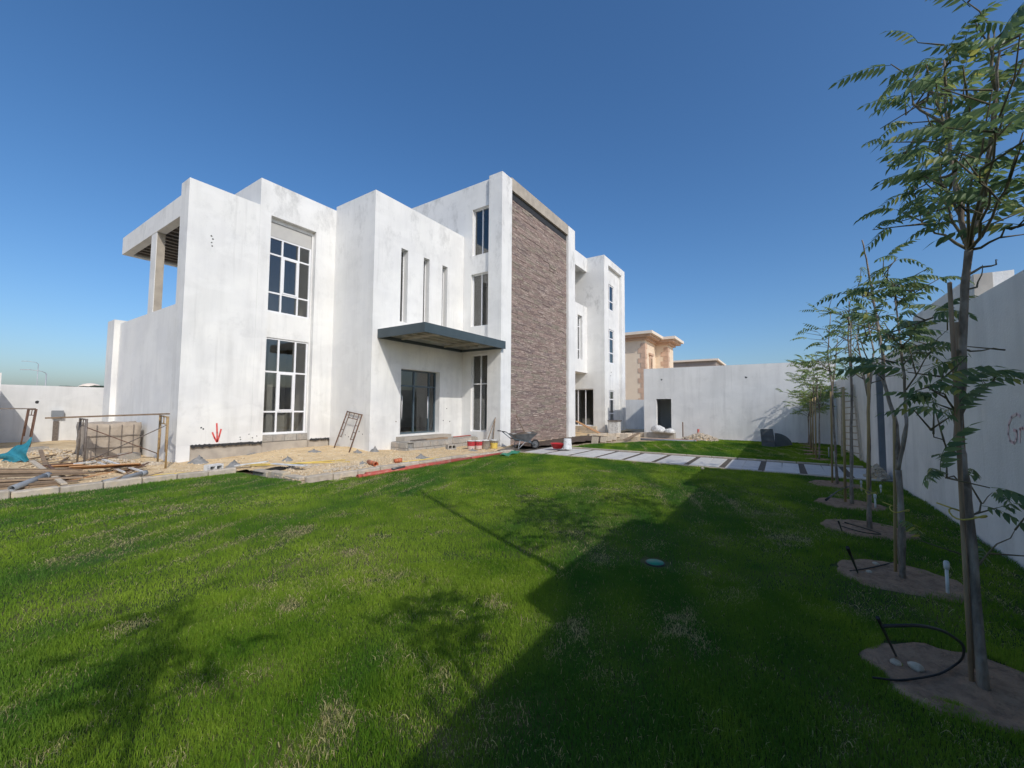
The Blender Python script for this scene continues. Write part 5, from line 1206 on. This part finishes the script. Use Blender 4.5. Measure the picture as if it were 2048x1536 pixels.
def grass(name, n, region, hmean, wid, label, segs):
    x0, x1, y0, y1, ok = region; x = RNG.uniform(x0,x1,n); y = RNG.uniform(y0,y1,n); k_ = ok(x,y); x, y = x[k_], y[k_]
    k_ = ~pit_np(x,y) & (((x-vp.x)**2+(y-vp.y)**2) > .16**2); x, y = x[k_], y[k_]
    dr = dryness(x,y); keep = RNG.random(len(x)) > .45*dr; x, y, dr = x[keep], y[keep], dr[keep]; n = len(x)
    z = lawn_z_np(x,y); tuft = fbm(x,y,2.6,21); hgt = hmean*(.3+1.3*tuft)*RNG.uniform(.55,1.35,n)*(1-.35*dr)
    an = RNG.uniform(0,2*np.pi,n); lean = np.abs(RNG.normal(0,.55,n))+.1; la_ = RNG.uniform(0,2*np.pi,n) 
    isdry = (RNG.random(n) < .015+.85*dr**1.2).astype(float); long_ = (isdry > 0) & (RNG.random(n) < .05); hgt = np.where(long_, hgt*1.8, hgt); lean = np.where(isdry > 0, lean+.6, lean); lean = np.clip(lean, 0, 1.25)
    w_ = wid*RNG.uniform(.7,1.3,n); px_, py_ = np.cos(an)*w_/2, np.sin(an)*w_/2; dx, dy = np.cos(la_), np.sin(la_)
    sl, cl_ = np.sin(lean), np.cos(lean)
    P0 = np.stack([x-px_,y-py_,z-.004],-1); P1 = np.stack([x+px_,y+py_,z-.004],-1)
    tip = np.stack([x+dx*hgt*sl, y+dy*hgt*sl, z+hgt*cl_+.002],-1)
    if segs == 1: V = np.stack([P0,P1,tip],1); F = np.arange(3*n).reshape(n,3); kv = 3
    else:
        ml, mc = np.sin(lean*.45), np.cos(lean*.45); mid = np.stack([x+dx*hgt*.55*ml, y+dy*hgt*.55*ml, z+hgt*.55*mc],-1); o_ = np.stack([px_*.75,py_*.75,0*px_],-1)
        V = np.stack([P0,P1,mid-o_,mid+o_,tip],1); kv = 5; bse = np.arange(n)[:,None]*5; F = np.concatenate([bse+np.array([[0,1,3]]), bse+np.array([[0,3,2]]), bse+np.array([[2,3,4]])],0)
    rep = lambda a: np.repeat(a, kv)
    uu, vv = x*.93+y*.36, -x*.36+y*.93; hue_row_shade = np.clip((fbm(uu*.5,vv*1.5,.75,31)-.42)*3.5, 0, 1)*.75  # darker green along the sod rows; the shade in their dips is painted in
    return tag(np_mesh(name, V.reshape(-1,3), F, gm, (('dry',rep(isdry*RNG.uniform(.55,1,n))),('rnd',rep(np.clip(RNG.random(n)*.5+(fbm(x,y,.8,41)-.42)*1.1+(vn(x,y,4.5,51)-.5)*.55+.15,0,1))),('hue_row_shade',rep(hue_row_shade)))), label, 'grass', kind='stuff')
def dist(x, y): return np.hypot(x, y)
def okA(x, y): return (x < 12.86) & (y > -2.12) & (y < np.interp(x, edge_x, edge_y))
def view(x, y): # keep blades within a generous cone before the camera
    a = np.arctan2(y, x)-YAW; return np.abs(a) < 1.12
near = lambda x, y: okA(x,y) & (dist(x,y) < 4.6) & (dist(x,y) > 1.1) & view(x,y)
mid_ = lambda x, y: okA(x,y) & (dist(x,y) >= 4.6) & (dist(x,y) < 8.0) & view(x,y)
far_ = lambda x, y: okA(x,y) & (dist(x,y) >= 8.0)
grass('grass', 620000, (0,4.7,-2.2,4.7,near), .034, .0038, 'short uneven turf blades in the foreground', 2)
grass('grass', 560000, (0,8.0,-2.2,8.0,mid_), .035, .0058, 'short turf blades in the middle of the lawn', 1)
grass('grass', 620000, (0,12.9,-2.2,11.6,far_), .038, .0090, 'turf blades at the far side of the lawn', 1)
off_ = lambda x, y: okA(x,y) & ((x < 0) | (~view(x,y) & (dist(x,y) < 8.0)) | (dist(x,y) <= 1.1))
grass('grass', 330000, (-4,5,-2.2,11.6,off_), .036, .009, 'turf blades beside and behind the viewpoint', 1)
okB = lambda x, y: (x > 15.64) & (x < 24.5) & (y < np.where(x < 17.6, 7.5, 7.5-(x-17.6)*.62))
grass('grass', 300000, (15.6,24.6,-2.12,7.6,okB), .05, .015, 'turf blades of the lawn beyond the path', 1)

# long dry runners lying on the turf
def runners(n):
    x = RNG.uniform(.8,9,n); y = RNG.uniform(-2,9,n); k_ = okA(x,y) & view(x,y) & ~pit_np(x,y) & (RNG.random(n) < -.08+.8*dryness(x,y)); x, y = x[k_], y[k_]; n = len(x); z = lawn_z_np(x,y)
    an = RNG.uniform(0,6.28,n); L = RNG.uniform(.03,.085,n); cv = RNG.uniform(-1.2,1.2,n); V = []; segs = 4; w_ = RNG.uniform(.0015,.003,n); h0 = RNG.uniform(.005,.03,n)
    px_, py_ = x.copy(), y.copy()
    for i in range(segs+1):
        a_ = an+cv*i/segs; 
        if i: px_ = px_+np.cos(a_)*L/segs; py_ = py_+np.sin(a_)*L/segs
        zz = z+h0+.02*np.sin(np.pi*i/segs*1.3); ww = w_*(1-.7*i/segs)
        V.append(np.stack([px_-np.sin(a_)*ww, py_+np.cos(a_)*ww, zz],-1)); V.append(np.stack([px_+np.sin(a_)*ww, py_-np.cos(a_)*ww, zz+.002],-1))
    V = np.stack(V,1); kv = V.shape[1]; b_ = np.arange(n)[:,None]*kv; F = []
    for i in range(segs): F += [b_+np.array([[2*i,2*i+1,2*i+3]]), b_+np.array([[2*i,2*i+3,2*i+2]])]
    rep = lambda a: np.repeat(a, kv)
    tag(np_mesh('dry_runners', V.reshape(-1,3), np.concatenate(F,0), gm, (('dry',rep(RNG.uniform(.7,1,n))),('rnd',rep(RNG.random(n))),('hue_row_shade',rep(np.zeros(n))))), 'dry straw runners lying on the turf', 'grass', kind='stuff')
runners(26000)
